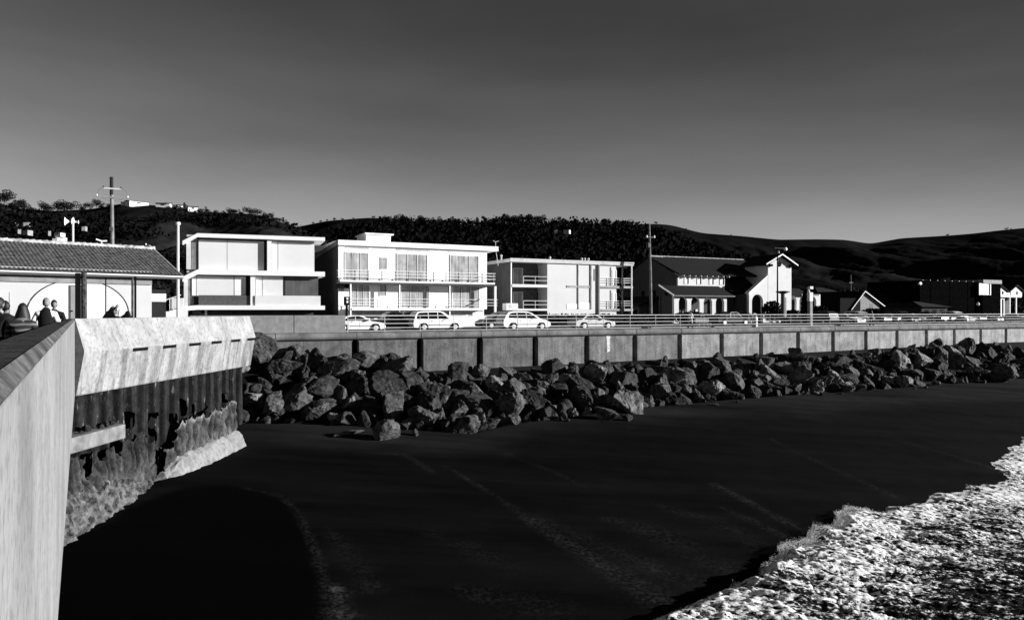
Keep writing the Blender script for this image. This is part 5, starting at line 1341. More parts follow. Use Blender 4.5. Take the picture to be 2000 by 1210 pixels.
# gull on the ridge
g = thing('gull', 'small white gull perched at the right end of the tiled roof ridge', 'bird', pole_at(288, 55.8, 0))
zg_ = (HY - 486.5) / FPX * 55.8 + .02
b = MB(); b.ell((0, 0, .22), (.17, .10, .10), 12, 8); b.ell((-.13, 0, .36), (.065, .055, .06), 10, 6); b.tube([(-.1, 0, .26), (-.13, 0, .36)], [.06, .05], 8); b.tube([(.12, 0, .22), (.34, 0, .17)], [.06, .015], 6); b.build('body', M_white, g, loc=(0, 0, zg_))
b = MB(); b.tube([(-.18, 0, .36), (-.26, 0, .345)], [.022, .006], 5); b.build('beak', M_dgrey, g, loc=(0, 0, zg_))
b = MB(); b.ell((.04, .085, .24), (.19, .03, .075), 10, 6); b.build('wing', M_mid, g, loc=(0, 0, zg_)); b = MB(); b.ell((.04, -.085, .24), (.19, .03, .075), 10, 6); b.build('wing', M_mid, g, loc=(0, 0, zg_))
for y in (-.035, .035): MB().tube([(0, y, 0), (0, y, .16)], .012, 5).build('leg', M_dgrey, g, loc=(0, 0, zg_))
# utility pole by the church
s = s_at(1272, 24); p = wf(s, 24)
u = thing('utility_pole', 'grey wooden utility pole left of the church, reaching above the hill skyline', 'utility pole', (p.x, p.y, -1.65), ANG)
Yp = p.y; top = zY(438, Yp)
MB().tube([(0, 0, -.3), (-.12, 0, top * .5), (-.32, 0, top)], [.19, .16, .11], 9).build('pole', mat('pole_grey', .16, .9, .2, .5, 3), u)
z = zY(463.5, Yp); MB().box(-.95, .45, -.2, -.1, z - .06, z + .06).build('crossarm', M_dgrey, u)
for x in (-.85, .38): MB().lathe([(.05, 0), (.12, .05), (.12, .28), (.04, .36)], (x, -.15, z - .1), 8).build('insulator', M_white, u)
z = zY(478, Yp); MB().lathe([(.2, 0), (.24, .05), (.24, .6), (.15, .68)], (-.62, -.1, z - .4), 10).build('transformer', M_dgrey, u)
MB().tube([(-.2, 0, zY(500, Yp)), (2.0, 0, zY(501, Yp))], .03, 5).build('bracket_arm', M_galv, u)
# street lamp before the tower
s = s_at(1518.5, 19); p = wf(s, 19); Yp = p.y
u = thing('street_lamp', 'thin black street lamp with short arm and white globe, before the church tower', 'street lamp', (p.x, p.y, -1.65), ANG)
ztop = zY(479, Yp)
MB().tube([(0, 0, -.1), (0, 0, ztop)], [.14, .07], 8).build('pole', M_black, u)
b = MB(); b.tube([(-.5, 0, zY(484.5, Yp)), (.4, 0, zY(484.5, Yp)), (1.45, 0, zY(484, Yp))], .05, 6); b.build('arm', M_dgrey, u)
b = MB(); b.ell((1.55, 0, zY(485.5, Yp)), (.28, .2, .24), 10, 8); b.build('globe', M_white, u)
MB().lathe([(.03, 0), (.13, .05), (.13, .3), (.05, .36)], (.08, -.12, zY(495, Yp)), 8).build('side_fitting', M_galv, u)
MB().lathe([(.2, 0), (.2, .5), (.14, .6)], (0, 0, 0), 8).build('base', M_galv, u)
s = s_at(1529, 20); p = wf(s, 20); Yp = p.y
u = thing('pillar_lamp', 'stout dark pillar with a flat flared cap, in front of the church tower', 'pillar', (p.x, p.y, -1.65), ANG)
z = zY(572, Yp)
MB().lathe([(.34, -.1), (.30, .4), (.28, z - .1)], n=12).build('shaft', M_dgrey, u); MB().lathe([(.3, z - .1), (.95, z + .12), (.95, z + .25), (.2, z + .32)], n=16).build('cap', M_dgrey, u)
MB().box(.38, .60, -.1, .1, 0, z - .6).build('ribbed_panel', M_mid, u)
s = s_at(1582, 4.5); p = wf(s, 4.5); Yp = p.y
u = thing('lamp_pillar', 'white lamp pillar with a small square lantern, standing by the railing right of the church', 'street lamp', (p.x, p.y, -1.65), ANG)
MB().box(-.22, .22, -.2, .2, -.1, zY(588, Yp)).build('plinth', mat('plinth_grey', .22, .8), u, bevel=.03)
MB().box(-.27, .27, -.2, .2, zY(588, Yp) + .002, zY(571, Yp)).build('shaft', M_white, u, bevel=.03)
b = MB(); b.tube([(-.18, 0, zY(571, Yp)), (-.24, 0, zY(567, Yp)), (-.05, 0, zY(564, Yp))], [.14, .12, .06], 8); b.build('neck', M_white, u)
MB().box(-.18, .34, -.18, .18, zY(564.5, Yp), zY(559, Yp)).build('lantern', M_offw, u, bevel=.03)
s = s_at(1797, 34); p = wf(s, 34); Yp = p.y
u = thing('street_lamp', 'dark street lamp with a bright tilted white head before the dark flat-roofed building', 'street lamp', (p.x, p.y, -1.65), ANG)
MB().tube([(0, 0, 0), (-.1, 0, zY(556, Yp))], [.12, .07], 6).build('pole', M_black, u); b = MB(); b.ell((.0, 0, zY(553.5, Yp)), (.5, .22, .32), 10, 8); b.build('lamp_head', M_white, u)
s = s_at(1910, 22); p = wf(s, 22); Yp = p.y
u = thing('globe_lamp', 'low post lamp with a round white globe, left of the white cottage', 'street lamp', (p.x, p.y, -1.65), ANG)
MB().tube([(0, 0, 0), (0, 0, zY(597, Yp))], .06, 6).build('pole', M_black, u); b = MB(); b.ell((0, 0, zY(593.5, Yp)), (.27, .27, .3), 12, 8); b.build('globe', M_white, u)
s = s_at(1662, 40); p = wf(s, 40); Yp = p.y
u = thing('mast', 'thin grey mast rising behind the gable-fronted house', 'mast', (p.x, p.y, -1.65), ANG)
MB().tube([(0, 0, 0), (0, 0, zY(536, Yp))], [.12, .06], 6).build('pole', M_mid, u); MB().box(-.5, .5, -.05, .05, zY(552, Yp), zY(552, Yp) + .1).build('crossarm', M_dgrey, u)
# litter bin, bench
s = s_at(1474, 2.0); p = wf(s, 2.0); Yp = p.y
u = thing('litter_bin', 'pale ribbed litter bin with a hooped handle, behind the railing before the church', 'litter bin', (p.x, p.y, -1.65), ANG)
MB().lathe([(.26, 0), (.30, .1), (.27, .35), (.31, .38), (.28, .7), (.31, .74), (.29, 1.0)], n=16).build('body', M_pale, u)
MB().lathe([(.31, 1.0), (.31, 1.06), (.22, 1.14)], n=16).build('lid', M_galv, u)
MB().tube([(-.26, 0, 1.05), (-.26, 0, 1.3), (-.15, 0, 1.42), (.15, 0, 1.42), (.26, 0, 1.3), (.26, 0, 1.05)], .03, 6).build('hoop', M_white, u)
def bench(px, d, label, grp=None):
    s = s_at(px, d); u = thing('park_bench', label, 'bench', wf(s, d, -1.65), ANG, grp)
    for i in range(3): MB().box(-.9, .9, -.25 + i * .17, -.11 + i * .17, .43, .47).build('seat_slat', M_galv, u)
    for i in range(2): MB().box(-.9, .9, .26, .30, .58 + i * .18, .72 + i * .18).build('back_slat', M_mid, u)
    for x in (-.75, .75):
        MB().tube([(x, -.22, 0), (x, -.2, .43)], .03, 6).build('leg', M_galv, u); MB().tube([(x, .25, 0), (x, .26, .92)], .03, 6).build('leg', M_galv, u)
bench(1374, 1.6, 'slatted park bench behind the railing, left of the litter bin')
bench(1905, 2.2, 'slatted park bench behind the railing at the far right')

# memorial frame and sculpture on the plaza
Y = 40.0
u = thing('timber_frame', 'dark peeling timber frame of thick and thin posts under one beam, before the painted arch', 'frame', pole_at(205, Y, -1.5), math.radians(25))
def fx(px): return (px - 205) / FPX * Y * 1.13
M_peel = mat('peeling_timber', .05, .9, .2, .9, 5, .5, 20, speck=.6, spscale=7)
MB().box(fx(160.5), fx(168.5), -.1, .12, 0, zY(534, Y, -1.5)).build('thick_post', M_black, u); MB().tube([(fx(173.5), 0, 0), (fx(173.5), 0, zY(533, Y, -1.5))], .14, 9).build('thick_post', M_peel, u)
MB().tube([(fx(206), .1, 0), (fx(206), .1, zY(541, Y, -1.5))], .035, 6).build('thin_post', M_black, u)
MB().box(fx(250), fx(253.5), -.05, .1, 0, zY(539, Y, -1.5)).build('thin_post', M_black, u); MB().tube([(fx(247.5), -.1, 0), (fx(247.5), -.1, zY(541, Y, -1.5))], .06, 7).build('thin_post', M_peel, u)
MB().box(fx(158), fx(254), -.08, .12, zY(543, Y, -1.5), zY(540.5, Y, -1.5)).build('beam', M_black, u)
u = thing('rock_sculpture', 'small dark mound sculpture with a mottled upright figure, inside the timber frame', 'sculpture', pole_at(222, 38.5, -1.5), .3)
b = MB()
bpts = [(-18, 619), (-12, 609), (-7, 605), (-3, 598), (1, 603), (4, 616), (12, 619), (20, 613), (24, 606), (27, 608), (30, 619)]
zb_ = [( -20 * 38.5 / FPX, 0)] + [(dx * 38.5 / FPX, zY(py, 38.5, -1.5)) for dx, py in bpts] + [(31 * 38.5 / FPX, 0)]
b.extr(zb_, -.25, .25); b.build('mound', M_black, u, bevel=.04)
b = MB(); b.tube([(.02, -.05, zY(619, 38.5, -1.5)), (.1, -.05, zY(609, 38.5, -1.5)), (.17, -.05, zY(601, 38.5, -1.5)), (.2, -.02, zY(594, 38.5, -1.5))], [.18, .17, .13, .04], 9); b.tube([(.0, -.05, zY(603, 38.5, -1.5)), (-.02, -.03, zY(595, 38.5, -1.5))], [.08, .02], 7)
b.build('figure', mat('mottled_figure', .3, .8, .2, .9, 6, speck=.9, spscale=9), u)

# ================================================================== VEHICLES
M_tyre = mat('tyre_rubber', .012, .9, .1, .1)
M_rim = mat('alloy_rim', .6, .35, .5, .1, 3, metal=.3)
M_carw = mat('white_car_paint', .80, .3, .5, .02, 1)
M_cars = mat('silver_car_paint', .50, .3, .5, .04, 1)
M_card = mat('dark_car_paint', .02, .25, .5, .1, 1)
M_carg = mat('grey_car_paint', .12, .3, .5, .1, 1)
M_lens = mat('lamp_lens', .55, .15, .5, .1, 6)
M_trim = mat('car_trim', .03, .6, .3, .1)
SHAPES = {   # body outline (x, z) rear to front, glass outline, wheel x, length, width
 'minivan': dict(W=1.94, L=4.95, wheels=(1.0, 3.98), belt=1.02,
    body=[(.08, .30), (0, .55), (.02, .85), (.10, 1.05), (3.75, 1.04), (4.45, .92), (4.85, .75), (4.95, .55), (4.9, .30), (4.5, .22), (.5, .22)],
    top=[(.10, 1.0), (.22, 1.42), (.42, 1.68), (.9, 1.76), (2.6, 1.77), (2.95, 1.68), (3.85, 1.02)],
    panes=[[(.34, 1.08), (.44, 1.48), (.62, 1.62), (1.42, 1.66), (1.42, 1.08)], [(1.5, 1.08), (1.5, 1.66), (2.32, 1.67), (2.32, 1.08)], [(2.4, 1.08), (2.4, 1.67), (2.66, 1.66), (2.92, 1.5), (3.42, 1.08)]]),
 'mpv': dict(W=1.98, L=5.05, wheels=(1.05, 4.05), belt=1.05,
    body=[(.10, .32), (0, .6), (.04, .95), (.16, 1.12), (3.7, 1.06), (4.5, .93), (4.95, .72), (5.05, .5), (4.98, .28), (4.5, .2), (.5, .2)],
    top=[(.16, 1.05), (.30, 1.38), (.62, 1.68), (1.2, 1.76), (2.5, 1.74), (3.05, 1.60), (4.05, 1.0)],
    panes=[[(.55, 1.14), (.72, 1.5), (.95, 1.60), (1.45, 1.64), (1.45, 1.12)], [(1.53, 1.12), (1.53, 1.64), (2.42, 1.63), (2.42, 1.1)], [(2.5, 1.1), (2.5, 1.63), (2.8, 1.58), (3.02, 1.48), (3.66, 1.08)]]),
 'sedan': dict(W=1.78, L=4.6, wheels=(.92, 3.68), belt=.9,
    body=[(.06, .3), (0, .5), (.04, .8), (.3, .92), (3.3, .90), (4.2, .78), (4.5, .62), (4.6, .45), (4.52, .26), (4.2, .2), (.5, .2)],
    top=[(.55, .86), (1.2, 1.32), (1.6, 1.41), (2.3, 1.41), (2.7, 1.32), (3.4, .86)],
    panes=[[(.98, .95), (1.35, 1.27), (1.95, 1.33), (1.95, .95)], [(2.02, .95), (2.02, 1.33), (2.3, 1.33), (2.6, 1.25), (3.05, .95)]]),
 'pickup': dict(W=1.95, L=5.4, wheels=(1.0, 4.35), belt=1.0,
    body=[(.04, .42), (0, .7), (.02, 1.02), (3.9, 1.02), (4.9, 1.0), (5.3, .9), (5.4, .6), (5.35, .4), (4.9, .32), (.5, .32)],
    top=[(1.9, .98), (2.0, 1.6), (2.3, 1.72), (3.1, 1.72), (3.4, 1.6), (4.0, .98)],
    panes=[[(2.12, 1.06), (2.18, 1.55), (2.6, 1.62), (2.6, 1.06)], [(2.68, 1.06), (2.68, 1.62), (3.1, 1.62), (3.3, 1.5), (3.7, 1.06)]]),
}
def car(kind_, label, px, d, paint, rz=0.0, group=None, name='parked_car', cat='car', zg=-1.73, detail=True):
    sh = SHAPES[kind_]; W = sh['W']; L = sh['L']
    s = s_at(px, d)
    t = thing(name, label, cat, wf(s, d, zg), ANG + rz, group)
    ox = -L / 2
    def hw(z): return W / 2 - .02 - max(0, z - sh['belt']) * .24 - max(0, .5 - z) * .10
    def shell(outline, name, m, bev=.05, inset=0.0):
        n = len(outline); b = MB(); vs = []
        for sgn in (-1, 1): vs += [(x + ox, sgn * (hw(z) - inset), z) for x, z in outline]
        fs = [tuple(range(n)), tuple(range(2 * n - 1, n - 1, -1))] + [(i, i + n, (i + 1) % n + n, (i + 1) % n) for i in range(n)]
        b.add(vs, fs); return b.build(name, m, t, bevel=bev)
    # one body mesh: lower shell and roof shell
    b = MB()
    for outline, ins in ((sh['body'], 0.0), (sh['top'], .015)):
        n = len(outline); vs = []
        for sgn in (-1, 1): vs += [(x + ox, sgn * (hw(z) - ins), z) for x, z in outline]
        b.add(vs, [tuple(range(n)), tuple(range(2 * n - 1, n - 1, -1))] + [(i, i + n, (i + 1) % n + n, (i + 1) % n) for i in range(n)])
    b.build('body', paint, t, bevel=.045)
    for pn in sh['panes']:
        for sgn in (-1, 1):
            n = len(pn); vs = [(x + ox, sgn * (hw(z) + .0), z) for x, z in pn] + [(x + ox, sgn * (hw(z) - .03), z) for x, z in pn]
            b = MB(); b.add(vs, [tuple(range(n)), tuple(range(2 * n - 1, n - 1, -1))] + [(i, i + n, (i + 1) % n + n, (i + 1) % n) for i in range(n)]); b.build('side_window', M_glass, t)
    tp = sh['top']; (xa, za), (xb, zb) = tp[-2], tp[-1]
    for nm, (x0, z0), (x1, z1), o_ in (('windscreen', (xa, za), (xb, zb), .012), ('rear_window', tp[1], tp[0], -.012)):
        q0, q1 = .12, .86
        A_ = (x0 + (x1 - x0) * q0, z0 + (z1 - z0) * q0); B_ = (x0 + (x1 - x0) * q1, z0 + (z1 - z0) * q1)
        b = MB(); vs = []
        for x, z in (A_, B_):
            for sgn in (-1, 1): vs.append((x + ox + o_, sgn * (hw(z) - .12), z + .012))
        vs += [(v[0] - o_ * 3, v[1], v[2] - .03) for v in vs]
        b.add(vs, [(0, 1, 3, 2), (4, 5, 7, 6), (0, 1, 5, 4), (2, 3, 7, 6), (0, 2, 6, 4), (1, 3, 7, 5)]); b.build(nm, M_glass, t)
    R_ = .33 if kind_ != 'pickup' else .38
    for wx in sh['wheels']:
        for sgn in (-1, 1):
            y = sgn * (W / 2 - .03)
            b = MB(); n = 14; b.extr([(wx + ox + (R_ + .09) * math.cos(math.pi * i / n), R_ + (R_ + .09) * math.sin(math.pi * i / n)) for i in range(n + 1)] + [(wx + ox - R_ - .09, .22), (wx + ox + R_ + .09, .22)], sgn * (W / 2 - .12), sgn * (W / 2 - .012)); b.build('wheel_arch', M_black, t)
            w_ = MB().lathe([(R_ * .62, -.10), (R_ * .97, -.10), (R_, -.06), (R_, .06), (R_ * .97, .10), (R_ * .62, .10)], n=20).build('wheel', M_tyre, t)
            w_.rotation_euler = (math.pi / 2, 0, 0); w_.location = (wx + ox, y, R_)
            if detail:
                b = MB(); b.lathe([(R_ * .64, -.105), (R_ * .64, .105), (R_ * .60, .112), (.05, .118), (.05, -.118), (R_ * .6, -.112)], n=20); b.build('rim', M_rim, w_)
    if detail:
        for sgn in (-1, 1):
            x = L + ox; MB().box(x - .35, x - .06, sgn * (W / 2 - .42), sgn * (W / 2 - .035), .62, .76).build('headlight', M_lens, t, bevel=.02)
            MB().box(ox - .005, ox + .12, sgn * (W / 2 - .26), sgn * (W / 2 - .05), .78, 1.0).build('tail_light', M_carg, t, bevel=.02)
            MB().box(ox + L * .64, ox + L * .64 + .12, sgn * (W / 2 - .03), sgn * (W / 2 + .18), sh['belt'] + .02, sh['belt'] + .17).build('mirror', paint if paint is not M_carw else M_trim, t, bevel=.03)
            MB().box(ox + 1.5, ox + L * .75, sgn * (W / 2 - .015), sgn * (W / 2 + .006), .50, .56).build('side_moulding', M_carg if paint is M_carw else M_trim, t)
            for dx in (.30, .50): MB().box(ox + L * dx, ox + L * dx + .012, sgn * (W / 2 - .015), sgn * (W / 2 - .008), .3, sh['belt']).build('door_gap', M_trim, t)
            for dx in (.34, .54): MB().box(ox + L * dx, ox + L * dx + .16, sgn * (W / 2 - .018), sgn * (W / 2 + .02), .86, .90).build('door_handle', M_trim, t)
        MB().box(L + ox - .1, L + ox + .02, -.3, .3, .42, .52).build('number_plate', M_pale, t)
        MB().box(L + ox - .12, L + ox + .005, -.55, .55, .56, .70).build('grille', M_trim, t)
    return t
car('minivan', 'white minivan parked second from left, with dark windows and a grey side strip', 851, 7.2, M_carw)
car('mpv', 'large rounded white people carrier parked in the middle, right of the other white van', 1021, 6.0, M_carw)
car('sedan', 'silver-white low car at the rail, right of the white people carrier', 1155, 5.6, M_cars)
car('sedan', 'white saloon half hidden behind the end of the high parapet, leftmost of the row', 697, 6.0, M_carw)
car('pickup', 'low black car between the white saloon and the first white minivan', 768, 8.6, M_card, math.pi)
car('mpv', 'black van standing behind the rear of the white minivan', 822, 12.0, M_card)
car('mpv', 'black car behind the tail of the white people carrier', 978, 11.5, M_card, math.pi)
car('pickup', 'dark car facing right with a pale roof edge, in front of the church side wall', 1425, 13.0, M_card)
rc = random.Random(5)
lot = [(1600, 15, 'minivan', M_card), (1630, 16, 'sedan', M_cars), (1655, 14, 'sedan', M_carw), (1680, 16, 'mpv', M_cars), (1706, 15, 'sedan', M_card), (1733, 15, 'sedan', M_cars), (1760, 14, 'minivan', M_card), (1786, 16, 'sedan', M_carw), (1812, 15, 'pickup', M_card), (1838, 16, 'sedan', M_carg), (1866, 15, 'mpv', M_carw), (1893, 16, 'sedan', M_card), (1925, 15, 'sedan', M_carg), (1560, 18, 'sedan', M_carg), (1985, 13, 'sedan', M_cars)]
nmm = {M_card: 'black', M_cars: 'silver', M_carw: 'white', M_carg: 'grey'}; wk = {'minivan': 'minivan', 'sedan': 'saloon', 'mpv': 'people carrier', 'pickup': 'pickup truck'}
wh = {1600: 'leftmost beyond the lamp pillar', 1630: 'second in the row', 1655: 'left of the gable-fronted house front', 1680: 'before the gable-fronted house', 1706: 'just right of the gable-fronted house', 1733: 'seventh in the row', 1760: 'before the low hipped house', 1786: 'left of the bright tilted lamp', 1812: 'below the bright tilted lamp', 1838: 'before the dark flat-roofed building', 1866: 'under the flat-roofed building', 1893: 'left of the globe lamp', 1925: 'left of the white cottage', 1560: 'before the church right wing', 1985: 'cut by the right photo edge'}
for px, d, k_, m_ in lot:
    car(k_, '%s %s in the car park, %s' % (nmm[m_], wk[k_], wh[px]), px, d, m_, math.pi / 2 * rc.choice((-1, 1)) + rc.uniform(-.05, .05), 'cars in the car park', detail=True)

# ================================================================== PEOPLE
def skin_mesh(joints, edges, sub=2):
    """joints: list of (co, radius); returns an evaluated smooth mesh"""
    me = bpy.data.meshes.new('t'); me.from_pydata([j[0] for j in joints], edges, [])
    o = bpy.data.objects.new('t', me); COL.objects.link(o)
    o.modifiers.new('s', 'SKIN'); sm = o.modifiers.new('u', 'SUBSURF'); sm.levels = sub; sm.render_levels = sub
    for v, j in zip(me.skin_vertices[0].data, joints):
        r = j[1]; v.radius = r if isinstance(r, tuple) else (r, r)
    me.skin_vertices[0].data[0].use_root = True
    dg = bpy.context.evaluated_depsgraph_get(); ev = o.evaluated_get(dg)
    out = bpy.data.meshes.new_from_object(ev)
    COL.objects.unlink(o); bpy.data.objects.remove(o)
    return out
M_skin = mat('skin', .15, .6, .4, .08, 6)
M_hair = mat('dark_hair', .008, .6, .4, .3, 20)
M_cloth = mat('black_cloth', .010, .95, .1, .2, 8, .2, 60)
M_jean = mat('dark_trousers', .016, .95, .1, .2, 8)
M_shirt = mat('white_shirt', .75, .9, .1, .06, 6)
M_shoe = mat('dark_shoe', .02, .6, .3, .1)
def stripes_mat():
    m = bpy.data.materials.new('striped_jacket'); m.use_nodes = True; nt = m.node_tree; L = nt.links.new; b = nt.nodes['Principled BSDF']; b.inputs['Roughness'].default_value = .9
    tc = nt.nodes.new('ShaderNodeTexCoord'); sp = nt.nodes.new('ShaderNodeSeparateXYZ'); L(tc.outputs['Object'], sp.inputs[0])
    n = nt.nodes.new('ShaderNodeTexNoise'); n.inputs['Scale'].default_value = 6; L(tc.outputs['Object'], n.inputs['Vector'])
    a = nt.nodes.new('ShaderNodeMath'); a.operation = 'MULTIPLY_ADD'; L(n.outputs['Fac'], a.inputs[0]); a.inputs[1].default_value = .05; L(sp.outputs['Z'], a.inputs[2])
    s = nt.nodes.new('ShaderNodeMath'); s.operation = 'MULTIPLY'; L(a.outputs[0], s.inputs[0]); s.inputs[1].default_value = 2 * math.pi / .105
    c = nt.nodes.new('ShaderNodeMath'); c.operation = 'SINE'; L(s.outputs[0], c.inputs[0])
    r = nt.nodes.new('ShaderNodeMapRange'); L(c.outputs[0], r.inputs[0])
    for i, q in enumerate((.1, .5, .008, .11)): r.inputs[i + 1].default_value = q
    L(r.outputs[0], b.inputs['Base Color']); return m
M_stripe = stripes_mat()
def person(label, loc, face, h=1.75, arms=((-.05, .0), (.05, .0)), bow=0.0, top=M_cloth, bottom=M_jean, vest=None, hair='short', hairm=None, stride=.12, elbow=(.25, .25), hood=False, pack=None):
    """face: heading (0 looks toward +y of the person's own frame, rotated by face)"""
    t = thing('person', label, 'person', loc, face)
    k = h / 1.75
    def V(x, y, z): return (x * k, y * k, z * k)
    by = math.sin(bow); bz = math.cos(bow)
    def up(x, y, z):            # above the hips the spine bows forward (towards +y)
        return V(x, y + (z - .95) * by, .95 + (z - .95) * bz)
    J = [(V(0, 0, .95), (.15 * k, .11 * k)), (up(0, 0, 1.12), (.135 * k, .10 * k)), (up(0, -.01, 1.28), (.160 * k, .112 * k)), (up(0, -.01, 1.405), (.115 * k, .095 * k)), (up(0, .0, 1.50), .058 * k), (up(0, .02, 1.56), .055 * k)]
    E = [(0, 1), (1, 2), (2, 3), (3, 4), (4, 5)]
    wrists = []
    arm_j = {}
    for sg, (ax, ay), el in ((-1, arms[0], elbow[0]), (1, arms[1], elbow[1])):
        i0 = len(J)
        sh = Vector(up(sg * .19, -.01, 1.365)); e = sh + Vector((sg * .07 + ax * .5, ay * .5 - .03, -.28)) * k
        w = e + Vector((ax, ay + el * .5, -.24 + abs(el) * .25)) * k
        J += [(tuple(sh), .062 * k), (tuple(e), .045 * k), (tuple(w), .030 * k)]
        E += [(3, i0), (i0, i0 + 1), (i0 + 1, i0 + 2)]; wrists.append((sg, e, w)); arm_j[sg] = (sh, e, w)
    leg = {}
    for sg in (-1, 1):
        i0 = len(J); hp = Vector(V(sg * .095, 0, .90)); kn = Vector(V(sg * .10, sg * stride * .6 + .03, .49)); an = Vector(V(sg * .10, sg * stride, .09)); to = Vector(V(sg * .115, sg * stride + .17, .035))
        J += [(tuple(hp), .088 * k), (tuple(kn), .058 * k), (tuple(an), .040 * k), (tuple(to), .034 * k)]
        E += [(0, i0), (i0, i0 + 1), (i0 + 1, i0 + 2), (i0 + 2, i0 + 3)]; leg[sg] = (hp, kn, an, to)
    # hands: palm and five separate fingers
    for n_, (sg, e, w) in enumerate(wrists):
        d = (w - e).normalized(); sd = Vector((0, 1, 0)); sd = (sd - d * sd.dot(d)).normalized(); nrm = d.cross(sd)
        iw = 8 + n_ * 3; ip = len(J); pc = w + d * .07 * k
        J.append((tuple(pc), (.036 * k, .018 * k))); E.append((iw, ip))
        for f, (off, ln) in enumerate(((-.030, .062), (-.010, .074), (.010, .070), (.029, .056))):
            b0 = pc + sd * off * k + d * .028 * k; m1 = b0 + d * ln * .55 * k + nrm * .008 * sg * k; m2 = m1 + d * ln * .4 * k + nrm * .022 * sg * k
            j0 = len(J); J += [(tuple(b0), .0088 * k), (tuple(m1), .0082 * k), (tuple(m2), .0068 * k)]; E += [(ip, j0), (j0, j0 + 1), (j0 + 1, j0 + 2)]
        b0 = w + sd * .034 * k + d * .035 * k; m1 = b0 + (sd * .026 + d * .032) * k; m2 = m1 + (d * .03 + sd * .006) * k
        j0 = len(J); J += [(tuple(b0), .0105 * k), (tuple(m1), .0095 * k), (tuple(m2), .0078 * k)]; E += [(ip, j0), (j0, j0 + 1), (j0 + 1, j0 + 2)]
    me = skin_mesh(J, E, 1)
    bm = bmesh.new(); bm.from_mesh(me)
    hc = Vector(up(0, .045, 1.655)); 
    # head: ellipsoid shaped into skull, jaw, nose, brow, ears
    hb = bmesh.new(); bmesh.ops.create_uvsphere(hb, u_segments=20, v_segments=16, radius=1.0)
    for v in hb.verts:
        x, y, z = v.co; wd = .076 * (1 - .18 * max(0, -z) ** 1.5); 
        dy = .098 + (.012 if y < 0 and z > 0 else 0)
        nx, ny, nz_ = x * wd, y * dy, z * .118
        if y > .55 and abs(x) < .28 and -.35 < z < .12: ny += .020 * (1 - abs(x) / .28)         # nose
        if y > .5 and .05 < z < .35 and abs(abs(x) - .38) < .18: ny -= .008                        # eye sockets
        if y > .5 and -.62 < z < -.48 and abs(x) < .35: ny -= .004                                  # mouth
        if abs(x) > .93 and abs(z) < .3: nx *= 1.12                                                 # ears
        v.co = (hc.x + nx * k, hc.y + ny * k, hc.z + nz_ * k)
    tmp = bpy.data.meshes.new('h'); hb.to_mesh(tmp); hb.free(); bm.from_mesh(tmp); bpy.data.meshes.remove(tmp)
    bm.to_mesh(me); bm.free(); me.name = 'body'
    me.polygons.foreach_set('use_smooth', [True] * len(me.polygons)); me.materials.clear(); me.materials.append(M_skin)
    o = bpy.data.objects.new('body', me); COL.objects.link(o); o.parent = t
    def cloth(nm, joints, edges, m):
        me = skin_mesh(joints, edges, 2); me.name = nm; me.polygons.foreach_set('use_smooth', [True] * len(me.polygons)); me.materials.clear(); me.materials.append(m)
        o = bpy.data.objects.new(nm, me); COL.objects.link(o); o.parent = t; return o
    g = 1.16
    cj = [(J[0][0], (.172 * k, .135 * k)), (J[1][0], (.165 * k, .13 * k)), (J[2][0], (.185 * k, .14 * k)), (J[3][0], (.135 * k, .115 * k)), (up(0, -.005, 1.47), (.075 * k, .075 * k)), (up(0, 0, 1.515), (.080 * k, .082 * k)), (up(0, 0, .80), (.18 * k, .14 * k))]; ce = [(0, 1), (1, 2), (2, 3), (3, 4), (4, 5), (0, 6)]
    for sg in (-1, 1):
        sh, e, w = arm_j[sg]; i0 = len(cj); cj += [(tuple(sh), .082 * k), (tuple(e), .062 * k), (tuple(w + (e - w) * .08), .048 * k)]; ce += [(3, i0), (i0, i0 + 1), (i0 + 1, i0 + 2)]
    cloth('jacket' if top is not M_shirt else 'shirt', cj, ce, top)
    if vest is not None:
        cloth('vest', [(up(0, 0, .86), (.20 * k, .17 * k)), (J[1][0], (.195 * k, .165 * k)), (J[2][0], (.215 * k, .178 * k)), (up(0, -.01, 1.40), (.185 * k, .16 * k)), (up(0, -.01, 1.49), (.085 * k, .09 * k)), (up(0, 0, 1.53), (.075 * k, .075 * k))], [(0, 1), (1, 2), (2, 3), (3, 4), (4, 5)], vest)
    for_j = [(V(0, 0, .97), (.166 * k, .125 * k))]; fe = []
    for sg in (-1, 1):
        hp, kn, an, to = leg[sg]; i0 = len(for_j); for_j += [(tuple(hp), .108 * k), (tuple(kn), .076 * k), (tuple(an + Vector((0, 0, .02))), .064 * k)]; fe += [(0, i0), (i0, i0 + 1), (i0 + 1, i0 + 2)]
        b = MB(); b.tube([tuple(an + Vector((0, -.06, -.05)) * k), tuple(an + Vector((0, .04, -.04)) * k), tuple(to + Vector((0, .05, 0)) * k)], [.05 * k, .052 * k, .035 * k], 10); b.build('shoe', M_shoe, t, smooth=True)
    cloth('trousers', for_j, fe, bottom)
    # hair
    hm = hairm or M_hair
    bh = bmesh.new(); bmesh.ops.create_uvsphere(bh, u_segments=20, v_segments=14, radius=1.0)
    kill = []
    for v in bh.verts:
        x, y, z = v.co
        lim = (-.72 if hair == 'short' else -1.2)
        if (y > .35 and z < .42) or (z < lim) or (hair == 'short' and y > 0 and z < .15): kill.append(v)
        sc = 1.10 + .03 * math.sin(9 * x + 7 * z)
        zz = z * .118 * sc; xx = x * .080 * sc; yy = y * .105 * sc
        if hair == 'long' and z < .2: zz -= .20 * (0.2 - z); xx *= 1 + 1.15 * (.2 - z); yy = yy * (1 + .25 * (.2 - z)) - .03 * (.2 - z)
        v.co = (hc.x + xx * k, hc.y + yy * k, hc.z + zz * k + .006)
    bmesh.ops.delete(bh, geom=kill, context='VERTS')
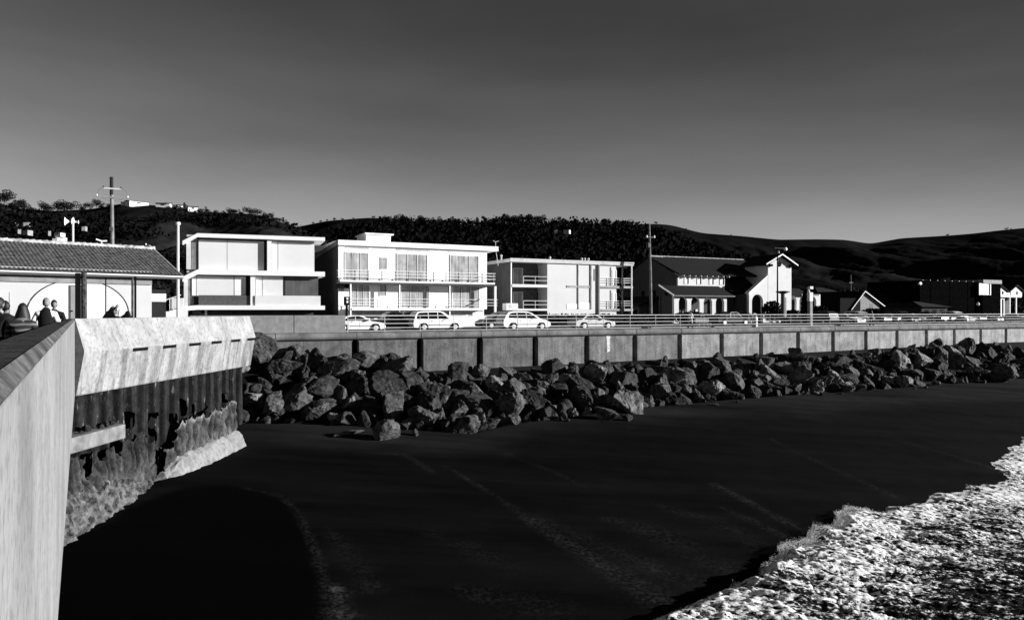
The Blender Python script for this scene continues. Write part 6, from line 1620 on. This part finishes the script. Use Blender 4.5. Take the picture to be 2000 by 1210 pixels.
    me = bpy.data.meshes.new('hair'); bh.to_mesh(me); bh.free(); me.polygons.foreach_set('use_smooth', [True] * len(me.polygons)); me.materials.append(hm)
    o = bpy.data.objects.new('hair', me); COL.objects.link(o); o.parent = t
    sol = o.modifiers.new('s', 'SOLIDIFY'); sol.thickness = .012
    for sg in (-1, 1):
        MB().ell((hc.x + sg * .03 * k, hc.y + .088 * k, hc.z + .02 * k), (.012, .008, .009), 8, 6).build('eye', M_hair, t)
    if hood:
        b = MB(); b.ell(up(0, -.10, 1.50), (.17 * k, .13 * k, .10 * k), 14, 8); b.build('hood', top, t, smooth=True)
    if pack:
        b = MB(); b.ell(up(0, -.17, 1.25), (.15 * k, .09 * k, .21 * k), 14, 10); b.build('backpack', pack, t, smooth=True)
    return t, arm_j
ZD = -1.5
def ppl(px, Y): q = pt(px, HY, Y); return (q.x, q.y, ZD)
AWAY = math.radians(25)                        # heading away from the camera, along the pier parapet
person('person from behind in dark striped jacket with long dark hair, head bowed', ppl(41, 13.6), AWAY, 1.64, arms=((.02, .22), (-.02, .22)), bow=.22, top=M_stripe, hair='long', elbow=(.45, .45), stride=.05)
person('person in a black vest over a white shirt with light hair, walking beside the parapet', ppl(90, 20.2), AWAY, 1.84, arms=((-.10, -.02), (.06, .04)), top=M_shirt, vest=M_cloth, hair='short', hairm=mat('grey_hair', .18, .8, .2, .5, 12), elbow=(.1, .15), stride=.15)
person('person in dark clothes facing the camera, close behind the one in the black vest', ppl(106, 22.6), AWAY + math.pi, 1.82, arms=((-.03, .02), (.03, .02)), top=M_cloth, hair='short', elbow=(.15, .15))
pr, aj = person('person in dark clothes holding a thin upright rod, at the left edge of the photo', ppl(12, 16.2), AWAY + .6, 1.70, arms=((0, .1), (.02, .25)), top=M_cloth, hair='short', elbow=(.3, .5))
rod = thing('fishing_rod', 'thin upright rod held by the person at the left edge', 'rod', ppl(18, 16.35))
zr_ = (HY - 570) / FPX * 16.35 + 1.5
MB().tube([(0, 0, .9), (0, 0, zr_ * .7), (0, 0, zr_)], [.014, .010, .005], 6).build('blank', M_dgrey, rod); MB().tube([(0, 0, .6), (0, 0, 1.0)], .02, 8).build('handle', M_black, rod)
b = MB(); b.lathe([(.05, -.02), (.055, 0), (.05, .02)], (0, -.05, .98), 12); b.build('reel', M_galv, rod)
person('person in black cut off by the left photo edge, behind the rod holder', ppl(-4, 14.5), AWAY - .4, 1.74, top=M_cloth, hair='short')
s = s_at(1349, 2.1); q = wf(s, 2.1, -1.65)
person('person in a pale top strolling behind the railing, left of the park bench', tuple(q), ANG + math.pi / 2, 1.75, top=M_shirt, bottom=mat('pale_trousers', .45, .9), hair='short', stride=.2)
s = s_at(1702, 2.4); q = wf(s, 2.4, -1.65)
person('person in a grey top walking behind the railing in front of the car park', tuple(q), ANG - math.pi / 2, 1.72, top=mat('grey_top', .3, .9), hair='long', stride=.18)
